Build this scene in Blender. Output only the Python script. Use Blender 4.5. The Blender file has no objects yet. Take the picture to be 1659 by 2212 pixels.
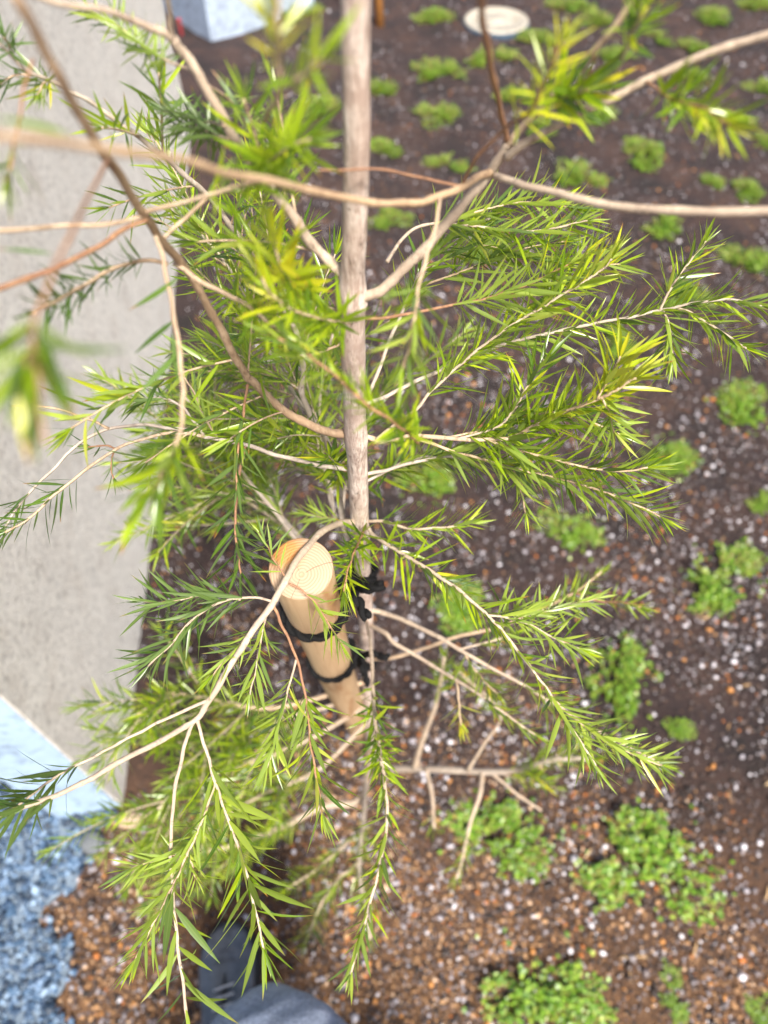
import bpy, bmesh, math, random
import numpy as np
from mathutils import Vector, Matrix, Quaternion

random.seed(7)
rng = np.random.default_rng(7)
C = bpy.context.scene.collection
SC = bpy.context.scene

# ------------------------------------------------------------------ camera
PITCH = math.radians(36.0)            # angle between the view axis and straight down
CAMZ = 1.55
F, CX, CY = 1580.0, 829.5, 1106.0     # focal length and centre in units of a 1659 x 2212 picture
cd = bpy.data.cameras.new('camera')
cam = bpy.data.objects.new('camera', cd)
C.objects.link(cam)
cam.location = (0, 0, CAMZ)
cam.rotation_euler = (PITCH, 0, 0)
cd.sensor_fit = 'VERTICAL'
cd.sensor_height = 36.0
cd.sensor_width = 27.0
cd.lens = 36.0 * F / 2212.0
cd.clip_start = 0.01
cd.clip_end = 200
cd.dof.use_dof = True
cd.dof.focus_distance = 0.40
cd.dof.aperture_fstop = 6.0
SC.camera = cam

# ------------------------------------------------------------------ light
SUN_EL, SUN_AZ = math.radians(55), math.radians(156)   # azimuth from +Y towards +X
w = bpy.data.worlds.new('World'); SC.world = w; w.use_nodes = True
nt = w.node_tree
sky = nt.nodes.new('ShaderNodeTexSky'); sky.sky_type = 'NISHITA'; sky.sun_disc = False
sky.sun_elevation = SUN_EL; sky.sun_rotation = SUN_AZ
sky.dust_density = 4.0; sky.air_density = 0.8; sky.ozone_density = 0.6
bg = nt.nodes['Background']; bg.inputs['Strength'].default_value = 0.095
nt.links.new(sky.outputs[0], bg.inputs['Color'])
sl = bpy.data.lights.new('sun', 'SUN'); sl.energy = 4.4; sl.angle = math.radians(9); sl.color = (1, .94, .84)
so = bpy.data.objects.new('sun', sl); C.objects.link(so)
sdir = Vector((math.sin(SUN_AZ)*math.cos(SUN_EL), math.cos(SUN_AZ)*math.cos(SUN_EL), math.sin(SUN_EL)))
so.rotation_euler = sdir.to_track_quat('Z', 'Y').to_euler(); so.location = sdir*6
SC.view_settings.view_transform = 'Standard'
SC.view_settings.look = 'None'
SC.view_settings.gamma = 1
SC.view_settings.exposure = 1.22
SC.cycles.use_denoising = True
SC.cycles.max_bounces = 8
SC.cycles.transparent_max_bounces = 8

# ------------------------------------------------------------------ geometry helpers
SP, CP = math.sin(PITCH), math.cos(PITCH)
AX = Vector((0, SP, -CP)); DN = Vector((0, -CP, -SP)); RT = Vector((1, 0, 0)); CAM = Vector((0, 0, CAMZ))
def W(px, py, d):
    return CAM + d*(AX + (px-CX)/F*RT + (py-CY)/F*DN)
def G(px, py, z=0.0):
    """point at height z on the ray that leaves the camera through (px, py)"""
    v = (py-CY)/F
    return W(px, py, (CAMZ-z)/(CP+v*SP))
def proj(p):
    q = Vector(p)-CAM; d = q.dot(AX)
    return CX+F*q.dot(RT)/d, CY+F*q.dot(DN)/d, d
def trunk_depth(py):
    v = (py-CY)/F
    r = (SP-v*CP)/(CP+v*SP)
    return (0.2283/(r-0.165))/(CP+v*SP)
TX = [(-200, 768), (0, 769), (100, 768), (300, 771), (480, 767), (600, 761), (700, 761), (800, 764), (900, 766), (1000, 772),
      (1150, 778), (1330, 790), (1570, 798), (1640, 801)]
def trunk_x(py):
    return float(np.interp(py, [a for a, b in TX], [b for a, b in TX]))
def TP(py):
    return (trunk_x(py), py, trunk_depth(py))

def catmull(P, n):
    P = [Vector(p) for p in P]
    Q = [2*P[0]-P[1]] + P + [2*P[-1]-P[-2]]
    out = []
    for i in range(1, len(Q)-2):
        for k in range(n):
            t = k/n
            a, b, c, d = Q[i-1], Q[i], Q[i+1], Q[i+2]
            out.append(0.5*((2*b)+(c-a)*t+(2*a-5*b+4*c-d)*t*t+(3*b-a-3*c+d)*t**3))
    out.append(P[-1])
    return out
def frames(pts):
    T = []
    for i in range(len(pts)):
        a = pts[max(i-1, 0)]; b = pts[min(i+1, len(pts)-1)]
        t = b-a
        T.append(t.normalized() if t.length > 1e-9 else Vector((0, 0, 1)))
    n = T[0].orthogonal().normalized(); N = [n]
    for i in range(1, len(pts)):
        q = T[i-1].rotation_difference(T[i])
        n = (q @ n); n = (n-n.dot(T[i])*T[i]).normalized(); N.append(n)
    return T, N
def tube_data(pts, rad, seg=7, bump=0.0, caps=True, phase=0.0):
    T, N = frames(pts)
    V, Fc = [], []
    for i, p in enumerate(pts):
        B = T[i].cross(N[i])
        for k in range(seg):
            a = 2*math.pi*k/seg
            r = float(rad[i])*(1+bump*math.sin(3*a+i*1.7+phase)*math.cos(i*0.9+k*2.1+phase))
            V.append(p+r*(math.cos(a)*N[i]+math.sin(a)*B))
    for i in range(len(pts)-1):
        for k in range(seg):
            k2 = (k+1) % seg
            Fc.append((i*seg+k, i*seg+k2, (i+1)*seg+k2, (i+1)*seg+k))
    if caps:
        Fc.append(tuple(range(seg-1, -1, -1))); m = (len(pts)-1)*seg
        Fc.append(tuple(range(m, m+seg)))
    return V, Fc
def mesh(name, V, Fc, mats, smooth=True, mi=None):
    me = bpy.data.meshes.new(name)
    me.from_pydata([tuple(v) for v in V], [], Fc)
    for m in (mats if isinstance(mats, (list, tuple)) else [mats]): me.materials.append(m)
    if smooth: me.polygons.foreach_set('use_smooth', [True]*len(me.polygons))
    if mi is not None: me.polygons.foreach_set('material_index', mi)
    me.update()
    return me
def link(name, me, parent=None, loc=(0, 0, 0)):
    o = bpy.data.objects.new(name, me); C.objects.link(o); o.location = loc
    if parent is not None: o.parent = parent
    return o
def empty(name, loc, parent=None):
    o = bpy.data.objects.new(name, None); C.objects.link(o); o.location = loc; o.empty_display_size = .05
    if parent is not None: o.parent = parent
    return o
def tag(o, label=None, cat=None, group=None, kind=None):
    if label: o['label'] = label
    if cat: o['category'] = cat
    if group: o['group'] = group
    if kind: o['kind'] = kind
    return o
def bm_obj(name, bm, mats, parent=None, loc=(0, 0, 0), smooth=False):
    me = bpy.data.meshes.new(name); bm.to_mesh(me); bm.free()
    for m in (mats if isinstance(mats, (list, tuple)) else [mats]): me.materials.append(m)
    if smooth: me.polygons.foreach_set('use_smooth', [True]*len(me.polygons))
    return link(name, me, parent, loc)

# ------------------------------------------------------------------ materials
def new_mat(name):
    m = bpy.data.materials.new(name); m.use_nodes = True
    n = m.node_tree.nodes; l = m.node_tree.links
    b = n['Principled BSDF']
    return m, n, l, b
def ramp(n, stops, interp='LINEAR'):
    r = n.new('ShaderNodeValToRGB'); cr = r.color_ramp; cr.interpolation = interp
    while len(cr.elements) < len(stops): cr.elements.new(0.5)
    for e, (p, c) in zip(cr.elements, stops):
        e.position = p; e.color = (c[0], c[1], c[2], 1)
    return r
def noise(n, l, scale, detail=4, rough=.6, vec=None, dist=0.0):
    t = n.new('ShaderNodeTexNoise'); t.inputs['Scale'].default_value = scale
    t.inputs['Detail'].default_value = detail; t.inputs['Roughness'].default_value = rough
    t.inputs['Distortion'].default_value = dist
    if vec is not None: l.new(vec, t.inputs['Vector'])
    return t
def mapping(n, l, src, scale=(1, 1, 1)):
    m = n.new('ShaderNodeMapping'); m.inputs['Scale'].default_value = scale; l.new(src, m.inputs['Vector']); return m
def mixc(n, l, fac, a, b, mode='MIX'):
    m = n.new('ShaderNodeMix'); m.data_type = 'RGBA'; m.blend_type = mode
    for s, v in ((0, fac), (6, a), (7, b)):
        if hasattr(v, 'is_linked') or hasattr(v, 'links'): l.new(v, m.inputs[s])
        elif s == 0: m.inputs[0].default_value = v
        else: m.inputs[s].default_value = (*v, 1)
    return m.outputs[2]
def bump(n, l, h, strength, dist, b):
    k = n.new('ShaderNodeBump'); k.inputs['Strength'].default_value = strength; k.inputs['Distance'].default_value = dist
    l.new(h, k.inputs['Height']); l.new(k.outputs[0], b.inputs['Normal']); return k
def mathn(n, l, op, a, b=None, clamp=False):
    m = n.new('ShaderNodeMath'); m.operation = op; m.use_clamp = clamp
    for i, v in enumerate((a, b)):
        if v is None: continue
        if isinstance(v, (int, float)): m.inputs[i].default_value = v
        else: l.new(v, m.inputs[i])
    return m.outputs[0]

def bark_mat(name, c1, c2, c3, streak=.12, scale=420, bs=.5):
    m, n, l, b = new_mat(name)
    g = n.new('ShaderNodeNewGeometry').outputs['Position']
    mp = mapping(n, l, g, (1, 1, streak))
    a = noise(n, l, scale, 6, .7, mp.outputs[0])
    r = ramp(n, [(.25, c3), (.42, c2), (.6, c1), (.8, [min(1, x*1.15) for x in c1])]); l.new(a.outputs[0], r.inputs[0])
    k = noise(n, l, 55, 4, .6, g)
    kr = ramp(n, [(.42, (0, 0, 0)), (.62, (1, 1, 1))]); l.new(k.outputs[0], kr.inputs[0])
    out = mixc(n, l, kr.outputs[0], r.outputs[0], c2)
    mp2 = mapping(n, l, g, (1, 1, max(.16, streak*1.3))); ck = noise(n, l, 210, 5, .7, mp2.outputs[0], 1.2)
    cr_ = ramp(n, [(.30, (1, 1, 1)), (.41, (0, 0, 0))]); l.new(ck.outputs[0], cr_.inputs[0])
    out = mixc(n, l, mathn(n, l, 'MULTIPLY', cr_.outputs[0], .85), out, c3)
    sp = noise(n, l, 900, 2, .5, g)
    sr = ramp(n, [(.70, (0, 0, 0)), (.76, (1, 1, 1))]); l.new(sp.outputs[0], sr.inputs[0])
    out = mixc(n, l, sr.outputs[0], out, c3)
    l.new(out, b.inputs['Base Color']); b.inputs['Roughness'].default_value = .75
    bump(n, l, a.outputs[0], bs, .0012, b)
    return m
M_TRUNK = bark_mat('trunk_bark', (.70, .60, .53), (.40, .30, .25), (.06, .042, .032), .10, 520, 1.0)
M_PALE = bark_mat('pale_branch_bark', (.47, .385, .29), (.34, .26, .195), (.09, .06, .045), .5, 380)
M_TAN = bark_mat('tan_twig_bark', (.50, .39, .27), (.37, .26, .17), (.13, .075, .045), .7, 420)
M_BROWN = bark_mat('brown_twig_bark', (.34, .19, .10), (.22, .11, .06), (.09, .045, .025), .7, 420)
M_GREY = bark_mat('old_wood_bark', (.46, .395, .33), (.33, .27, .22), (.12, .085, .065), .5, 260)
M_MID = bark_mat('brown_grey_bark', (.40, .29, .19), (.27, .18, .11), (.10, .06, .04), .5, 380)
M_GOLD = bark_mat('golden_brown_bark', (.47, .335, .205), (.35, .235, .14), (.14, .07, .04), .7, 420)
BARK = {'o': M_GOLD, 'p': M_PALE, 't': M_TAN, 'b': M_BROWN, 'w': M_GREY}

def leaf_mat(name, stops, under, trans=(.30, .45, .04), rough=.36, tmix=.38):
    m, n, l, b = new_mat(name)
    geo = n.new('ShaderNodeNewGeometry'); oi = n.new('ShaderNodeObjectInfo')
    s = mathn(n, l, 'ADD', geo.outputs['Random Per Island'], oi.outputs['Random'])
    fr = mathn(n, l, 'FRACT', s)
    r = ramp(n, stops); l.new(fr, r.inputs[0])
    nz = noise(n, l, 160, 3, .6, geo.outputs['Position'])
    col = mixc(n, l, mathn(n, l, 'MULTIPLY', nz.outputs[0], .35), r.outputs[0], [x*.55 for x in stops[0][1]])
    # reddish brown dried tips on a few leaves, along the leaf's own length (u of the UV map)
    uv = n.new('ShaderNodeUVMap').outputs[0]
    sx = n.new('ShaderNodeSeparateXYZ'); l.new(uv, sx.inputs[0])
    tipm = n.new('ShaderNodeMapRange'); l.new(sx.outputs[1], tipm.inputs[0])
    tipm.inputs[1].default_value = .80; tipm.inputs[2].default_value = .93
    few = mathn(n, l, 'GREATER_THAN', mathn(n, l, 'FRACT', mathn(n, l, 'MULTIPLY', fr, 17.3)), .72)
    col = mixc(n, l, mathn(n, l, 'MULTIPLY', tipm.outputs[0], few), col, (.33, .12, .03))
    # pale midrib
    mid = mathn(n, l, 'ABSOLUTE', mathn(n, l, 'SUBTRACT', sx.outputs[0], .5))
    mr = mathn(n, l, 'LESS_THAN', mid, .055)
    col = mixc(n, l, mathn(n, l, 'MULTIPLY', mr, .5), col, (.30, .36, .10))
    colu = mixc(n, l, geo.outputs['Backfacing'], col, mixc(n, l, .55, col, under))
    l.new(colu, b.inputs['Base Color'])
    b.inputs['Roughness'].default_value = rough
    b.inputs['Specular IOR Level'].default_value = .65
    tb = n.new('ShaderNodeBsdfTranslucent')
    tc = mixc(n, l, .35, trans, col)
    l.new(tc, tb.inputs['Color'])
    mx = n.new('ShaderNodeMixShader'); mx.inputs[0].default_value = tmix
    l.new(b.outputs[0], mx.inputs[1]); l.new(tb.outputs[0], mx.inputs[2])
    l.new(mx.outputs[0], n['Material Output'].inputs['Surface'])
    return m
M_LEAF = leaf_mat('green_leaf', [(0, (.05, .12, .003)), (.35, (.17, .28, .004)), (.7, (.30, .42, .006)), (1, (.44, .54, .012))], (.30, .38, .10), (.46, .62, .02), .29, .40)
M_YOUNG = leaf_mat('young_yellow_leaf', [(0, (.26, .38, .008)), (.5, (.46, .52, .008)), (1, (.62, .54, .012))], (.36, .42, .12), (.6, .6, .04))
M_DARK = leaf_mat('mature_leaf', [(0, (.025, .075, .006)), (.5, (.055, .13, .01)), (1, (.10, .19, .015))], (.15, .21, .07), (.2, .32, .03))
LEAFM = {'g': 0, 'y': 1, 'd': 2}
LM = [M_LEAF, M_YOUNG, M_DARK]
M_WEED = leaf_mat('groundcover_leaf', [(0, (.05, .14, .008)), (.4, (.13, .27, .015)), (.8, (.22, .37, .025)), (1, (.33, .42, .05))], (.16, .26, .07), (.25, .45, .03), .42, .3)
m, n, l, b = new_mat('groundcover_stem'); b.inputs['Base Color'].default_value = (.24, .2, .06, 1); M_WSTEM = m

def wood_mats():
    m, n, l, b = new_mat('cut_wood_end_grain')
    tc = n.new('ShaderNodeTexCoord').outputs['Object']
    nz = noise(n, l, 60, 3, .5, tc)
    sx = n.new('ShaderNodeSeparateXYZ'); l.new(tc, sx.inputs[0])
    dx = mathn(n, l, 'ADD', sx.outputs[0], -.0005); dy = mathn(n, l, 'ADD', sx.outputs[1], .004)
    d2 = mathn(n, l, 'ADD', mathn(n, l, 'MULTIPLY', dx, dx), mathn(n, l, 'MULTIPLY', dy, dy))
    r_ = mathn(n, l, 'SQRT', d2)
    r_ = mathn(n, l, 'ADD', r_, mathn(n, l, 'MULTIPLY', nz.outputs[0], .0034))
    # ring spacing shrinks outwards
    ph = mathn(n, l, 'MULTIPLY', mathn(n, l, 'POWER', mathn(n, l, 'MULTIPLY', r_, 50.), 1.12), 66.)
    sn = mathn(n, l, 'SINE', ph)
    rr = ramp(n, [(.0, (.37, .265, .18)), (.6, (.35, .25, .168)), (.92, (.28, .185, .115)), (1, (.26, .165, .10))])
    l.new(mathn(n, l, 'MULTIPLY_ADD', sn, .5), rr.inputs[0])
    rr.inputs[0].links[0].from_node.inputs[2].default_value = .5
    big = noise(n, l, 50, 4, .6, tc)
    col = mixc(n, l, mathn(n, l, 'MULTIPLY', big.outputs[0], .75), rr.outputs[0], (.36, .245, .16))
    # amber resin stain on one side of the cut
    at = mathn(n, l, 'ARCTAN2', dy, dx)
    for a0, ww in ((.45, .00028), (2.1, .00018), (-1.9, .00022)):
        jit = mathn(n, l, 'MULTIPLY', mathn(n, l, 'ADD', nz.outputs[0], -.5), .5)
        ax_ = mathn(n, l, 'ABSOLUTE', mathn(n, l, 'ADD', mathn(n, l, 'ADD', at, -a0), jit))
        wd_ = mathn(n, l, 'MULTIPLY', ax_, r_)
        ck = mathn(n, l, 'MULTIPLY', mathn(n, l, 'LESS_THAN', wd_, ww), mathn(n, l, 'GREATER_THAN', r_, .004))
        col = mixc(n, l, mathn(n, l, 'MULTIPLY', ck, .75), col, (.12, .06, .03))
    px = mathn(n, l, 'ADD', sx.outputs[0], .0105); py = mathn(n, l, 'ADD', sx.outputs[1], -.0105)
    dd = mathn(n, l, 'SQRT', mathn(n, l, 'ADD', mathn(n, l, 'MULTIPLY', px, px), mathn(n, l, 'MULTIPLY', py, py)))
    dd = mathn(n, l, 'ADD', dd, mathn(n, l, 'MULTIPLY', big.outputs[0], .007))
    st = n.new('ShaderNodeMapRange'); l.new(dd, st.inputs[0]); st.inputs[1].default_value = .0185; st.inputs[2].default_value = .009
    col = mixc(n, l, mathn(n, l, 'MULTIPLY', st.outputs[0], .85), col, (.42, .17, .035))
    sp = noise(n, l, 900, 2, .5, tc); sr = ramp(n, [(.68, (0, 0, 0)), (.74, (1, 1, 1))]); l.new(sp.outputs[0], sr.inputs[0])
    col = mixc(n, l, mathn(n, l, 'MULTIPLY', sr.outputs[0], .5), col, (.4, .22, .1))
    core = n.new('ShaderNodeMapRange'); l.new(r_, core.inputs[0]); core.inputs[1].default_value = .0032; core.inputs[2].default_value = .001
    col = mixc(n, l, mathn(n, l, 'MULTIPLY', core.outputs[0], .6), col, (.45, .22, .1))
    l.new(col, b.inputs['Base Color']); b.inputs['Roughness'].default_value = .7
    bump(n, l, mathn(n, l, 'ADD', sn, mathn(n, l, 'MULTIPLY', sp.outputs[0], 1.5)), .25, .0004, b)
    end = m
    def side(name, c1, c2, c3):
        m, n, l, b = new_mat(name)
        tc = n.new('ShaderNodeTexCoord').outputs['Object']
        mp = mapping(n, l, tc, (1, 1, .05))
        a = noise(n, l, 260, 5, .6, mp.outputs[0], .4)
        r = ramp(n, [(.3, c2), (.5, c1), (.75, [min(1, x*1.08) for x in c1])]); l.new(a.outputs[0], r.inputs[0])
        mp2 = mapping(n, l, tc, (1, 1, .22)); k = noise(n, l, 34, 3, .55, mp2.outputs[0], .6)
        kr = ramp(n, [(.52, (0, 0, 0)), (.66, (1, 1, 1))]); l.new(k.outputs[0], kr.inputs[0])
        col = mixc(n, l, mathn(n, l, 'MULTIPLY', kr.outputs[0], .75), r.outputs[0], c3)
        l.new(col, b.inputs['Base Color']); b.inputs['Roughness'].default_value = .55
        bump(n, l, a.outputs[0], .3, .0006, b)
        return m
    return end, side('peeled_stake_wood', (.42, .285, .165), (.34, .215, .115), (.29, .135, .05)), side('orange_stake_wood', (.50, .22, .06), (.36, .14, .035), (.42, .2, .07))
M_END, M_STAKE, M_OSTAKE = wood_mats()

m, n, l, b = new_mat('black_rope_fibre')
g = n.new('ShaderNodeNewGeometry').outputs['Position']
nz = noise(n, l, 1400, 3, .6, g); r = ramp(n, [(.3, (.003, .003, .0035)), (.6, (.006, .006, .007)), (.85, (.018, .018, .018))]); l.new(nz.outputs[0], r.inputs[0])
l.new(r.outputs[0], b.inputs['Base Color']); b.inputs['Roughness'].default_value = .8; b.inputs['Specular IOR Level'].default_value = .2; bump(n, l, nz.outputs[0], .8, .0008, b)
M_ROPE = m

def stucco(name, c1, c2, scale, strength, dist, stains=0.0):
    m, n, l, b = new_mat(name)
    g = n.new('ShaderNodeNewGeometry').outputs['Position']
    a = noise(n, l, scale, 8, .72, g, .5)
    c = noise(n, l, 7, 4, .6, g); d = noise(n, l, scale*3.3, 4, .6, g)
    r = ramp(n, [(.3, c2), (.62, c1)]); l.new(c.outputs[0], r.inputs[0])
    pr = ramp(n, [(.36, (.36, .35, .34)), (.50, (1, 1, 1)), (.68, (1.15, 1.15, 1.15))]); l.new(a.outputs[0], pr.inputs[0])
    col = mixc(n, l, .62, r.outputs[0], pr.outputs[0], 'MULTIPLY')  # pits darkened in the colour, as shade in the relief
    if stains:
        sx = n.new('ShaderNodeSeparateXYZ'); l.new(g, sx.inputs[0])
        s = noise(n, l, 11, 5, .65, g); srp = ramp(n, [(.50, (0, 0, 0)), (.68, (1, 1, 1))]); l.new(s.outputs[0], srp.inputs[0])
        col = mixc(n, l, mathn(n, l, 'MULTIPLY', srp.outputs[0], stains), col, (.42, .33, .25))
    l.new(col, b.inputs['Base Color']); b.inputs['Roughness'].default_value = .9
    h = mathn(n, l, 'ADD', a.outputs[0], mathn(n, l, 'MULTIPLY', d.outputs[0], .4))
    bump(n, l, h, strength, dist, b)
    return m
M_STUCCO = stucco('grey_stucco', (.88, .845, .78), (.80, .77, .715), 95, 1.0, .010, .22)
M_SMOOTH = stucco('skylight_tinted_render', (.30, .41, .55), (.25, .34, .46), 30, .25, .004)  # wall end: blue of skylit shade put into the base colour
M_WHITEW = stucco('white_smooth_render', (.33, .40, .51), (.29, .35, .45), 25, .25, .004)  # white wall with the blue of skylight put into its colour

m, n, l, b = new_mat('planting_soil')
g = n.new('ShaderNodeNewGeometry').outputs['Position']
a = noise(n, l, 5, 6, .65, g); f_ = noise(n, l, 140, 6, .75, g); vf = noise(n, l, 420, 3, .6, g)
ra = ramp(n, [(.34, (.007, .004, .004)), (.46, (.024, .0115, .0115)), (.62, (.055, .027, .02))]); l.new(a.outputs[0], ra.inputs[0])
rf = ramp(n, [(.35, (.40, .38, .40)), (.55, (1, 1, 1)), (.8, (1.5, 1.4, 1.3))]); l.new(f_.outputs[0], rf.inputs[0])
col = mixc(n, l, .8, ra.outputs[0], rf.outputs[0], 'MULTIPLY')
# sandy orange tone growing towards the near side, broken by noise
sx = n.new('ShaderNodeSeparateXYZ'); l.new(g, sx.inputs[0])
mr = n.new('ShaderNodeMapRange'); l.new(mathn(n, l, 'ADD', sx.outputs[1], mathn(n, l, 'MULTIPLY', sx.outputs[0], .12)), mr.inputs[0])
mr.inputs[1].default_value = .58; mr.inputs[2].default_value = -.12
sn = noise(n, l, 9, 5, .7, g)
sm = mathn(n, l, 'MULTIPLY', mr.outputs[0], mathn(n, l, 'MULTIPLY_ADD', sn.outputs[0], 2.2), True)
sm.node.inputs[1].links[0].from_node.inputs[2].default_value = -.35
sand = mixc(n, l, rf.outputs[0], (.09, .042, .018), (.24, .12, .05))
col = mixc(n, l, sm, col, sand)
l.new(col, b.inputs['Base Color']); b.inputs['Roughness'].default_value = .85
bump(n, l, mathn(n, l, 'ADD', f_.outputs[0], mathn(n, l, 'MULTIPLY', vf.outputs[0], .5)), 1.0, .01, b)
M_SOIL = m

def stone_mat(name, stops, rough=.5):
    m, n, l, b = new_mat(name)
    geo = n.new('ShaderNodeNewGeometry'); oi = n.new('ShaderNodeObjectInfo')
    fr = mathn(n, l, 'FRACT', mathn(n, l, 'ADD', geo.outputs['Random Per Island'], oi.outputs['Random']))
    r = ramp(n, stops, 'CONSTANT'); l.new(fr, r.inputs[0])
    nz = noise(n, l, 300, 4, .65, geo.outputs['Position'])
    k = ramp(n, [(.3, (.62, .62, .62)), (.65, (1.1, 1.1, 1.1))]); l.new(nz.outputs[0], k.inputs[0])
    l.new(mixc(n, l, .8, r.outputs[0], k.outputs[0], 'MULTIPLY'), b.inputs['Base Color'])
    b.inputs['Roughness'].default_value = rough
    bump(n, l, nz.outputs[0], .5, .002, b)
    return m
M_PEB = stone_mat('bed_pebbles', [(0, (.025, .016, .014)), (.20, (.045, .029, .025)), (.38, (.075, .050, .043)), (.52, (.11, .085, .085)), (.65, (.17, .15, .16)),
                                 (.75, (.30, .28, .31)), (.86, (.58, .56, .60)), (.93, (.36, .115, .02)), (.965, (.44, .19, .045))], .35)
M_CRUMB = stone_mat('soil_crumbs', [(0, (.014, .009, .008)), (.3, (.026, .016, .0135)), (.55, (.045, .027, .021)), (.75, (.075, .044, .03)), (.92, (.14, .075, .04))], .75)
M_SANDY = stone_mat('sandy_crumbs', [(0, (.12, .06, .027)), (.3, (.22, .115, .05)), (.55, (.33, .18, .08)), (.75, (.43, .25, .125)), (.9, (.55, .38, .25))], .65)
M_GRAV = stone_mat('skylight_tinted_grey_stone', [(0, (.012, .026, .05)), (.2, (.03, .06, .115)), (.45, (.06, .115, .20)), (.7, (.11, .18, .29)), (.9, (.24, .34, .47))], .55)  # grey stone; blue of skylit shade put into every tone
M_BOULD = stone_mat('grey_boulder', [(0, (.10, .11, .12))], .75)
M_TANST = stone_mat('tan_stone', [(0, (.36, .26, .18))], .75)
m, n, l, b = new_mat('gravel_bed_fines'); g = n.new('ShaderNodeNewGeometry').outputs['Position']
a = noise(n, l, 160, 6, .75, g); r = ramp(n, [(.3, (.07, .10, .14)), (.7, (.30, .39, .50))]); l.new(a.outputs[0], r.inputs[0]); l.new(r.outputs[0], b.inputs['Base Color'])  # fines carry the same skylight blue in their colour
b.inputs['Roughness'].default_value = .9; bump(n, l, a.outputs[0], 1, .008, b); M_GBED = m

# ------------------------------------------------------------------ ground
_w = [(rng.uniform(-1, 1, 2)*s, rng.uniform(0, 6.28), a) for s, a in
      [(6, .010), (6, .010), (11, .007), (14, .006), (25, .0035), (31, .003), (47, .002), (60, .0016), (85, .0012), (110, .001)] for _ in (0, 1)]
def soil_h(x, y):
    h = 0.0
    for k, p, a in _w: h = h + a*np.sin(k[0]*x+k[1]*y+p)
    return h*0.5
def in_gravel(x, y):
    edge = -.585+.03*np.sin(y*23)+.02*np.sin(y*51+1)+.012*np.sin(y*90)
    return ((x < edge) & (y < .375)) | (x < -.66)
XS = np.concatenate([np.linspace(-14, -2.2, 14), np.linspace(-2.1, 2.6, 236), np.linspace(2.8, 14, 14)])
YS = np.concatenate([np.linspace(-8, -.6, 10), np.linspace(-.5, 2.4, 146), np.linspace(2.43, 5.6, 106), np.linspace(5.8, 22, 16)])
gx, gy = np.meshgrid(XS, YS)
gz = soil_h(gx, gy)
V = np.stack([gx.ravel(), gy.ravel(), gz.ravel()], 1); nx, ny = len(XS), len(YS)
Fc = [(j*nx+i, j*nx+i+1, (j+1)*nx+i+1, (j+1)*nx+i) for j in range(ny-1) for i in range(nx-1)]
soil = link('soil', mesh('soil', V, Fc, M_SOIL)); tag(soil, 'dark brown soil of the planting bed', kind='structure')

# crushed gravel bed in the lower left corner
gxs = np.linspace(-2.2, -.50, 96); gys = np.linspace(-.8, .90, 96)
a, b_ = np.meshgrid(gxs, gys); inside = in_gravel(a, b_)
z = soil_h(a, b_)+np.where(inside & ((a < -.66) | (b_ < .37)), .012, -.03)
V = np.stack([a.ravel(), b_.ravel(), z.ravel()], 1)
Fc = [(j*96+i, j*96+i+1, (j+1)*96+i+1, (j+1)*96+i) for j in range(95) for i in range(95)]
gbed = link('gravel_bed', mesh('gravel_bed', V, Fc, M_GBED)); tag(gbed, 'skylight-tinted grey crushed stone strip beside the wall end', kind='structure')

ICO_V = []
ph = (1+5**.5)/2
for s1 in (-1, 1):
    for s2 in (-1, 1):
        ICO_V += [(0, s1, s2*ph), (s1, s2*ph, 0), (s2*ph, 0, s1)]
ICO_V = np.array(ICO_V, float); ICO_V /= np.linalg.norm(ICO_V[0])
_bm = bmesh.new()
for v in ICO_V: _bm.verts.new(v)
bmesh.ops.convex_hull(_bm, input=_bm.verts[:]); _bm.verts.index_update()
ICO_V = np.array([v.co[:] for v in _bm.verts]); ICO_F = np.array([[v.index for v in f.verts] for f in _bm.faces]); _bm.free()
def rand_rot(nn):
    q = rng.normal(size=(nn, 4)); q /= np.linalg.norm(q, axis=1)[:, None]
    w_, x, y, z = q.T
    return np.stack([np.stack([1-2*(y*y+z*z), 2*(x*y-z*w_), 2*(x*z+y*w_)], 1),
                     np.stack([2*(x*y+z*w_), 1-2*(x*x+z*z), 2*(y*z-x*w_)], 1),
                     np.stack([2*(x*z-y*w_), 2*(y*z+x*w_), 1-2*(x*x+y*y)], 1)], 1)
def pebble_mesh(name, pos, size, mat, smooth=True, rough=.16, squash=.72):
    nn = len(pos)
    base = ICO_V[None]*(1+rng.normal(0, rough, (nn, 12, 1)))
    base = base*np.stack([np.ones(nn), rng.uniform(.65, 1, nn), rng.uniform(.5, .85, nn)], 1)[:, None, :]
    v = np.einsum('nij,nkj->nki', rand_rot(nn), base)*size[:, None, None]
    v[..., 2] *= squash
    v += pos[:, None, :]
    f = (ICO_F[None]+(np.arange(nn)*12)[:, None, None]).reshape(-1, 3)
    me = bpy.data.meshes.new(name)
    me.vertices.add(nn*12); me.vertices.foreach_set('co', v.reshape(-1).astype(np.float32))
    me.loops.add(f.size); me.loops.foreach_set('vertex_index', f.reshape(-1).astype(np.int32))
    me.polygons.add(len(f)); me.polygons.foreach_set('loop_start', np.arange(0, f.size, 3, dtype=np.int32))
    me.polygons.foreach_set('use_smooth', np.full(len(f), smooth))
    me.materials.append(mat); me.update(calc_edges=True); me.validate()
    return me
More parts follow.
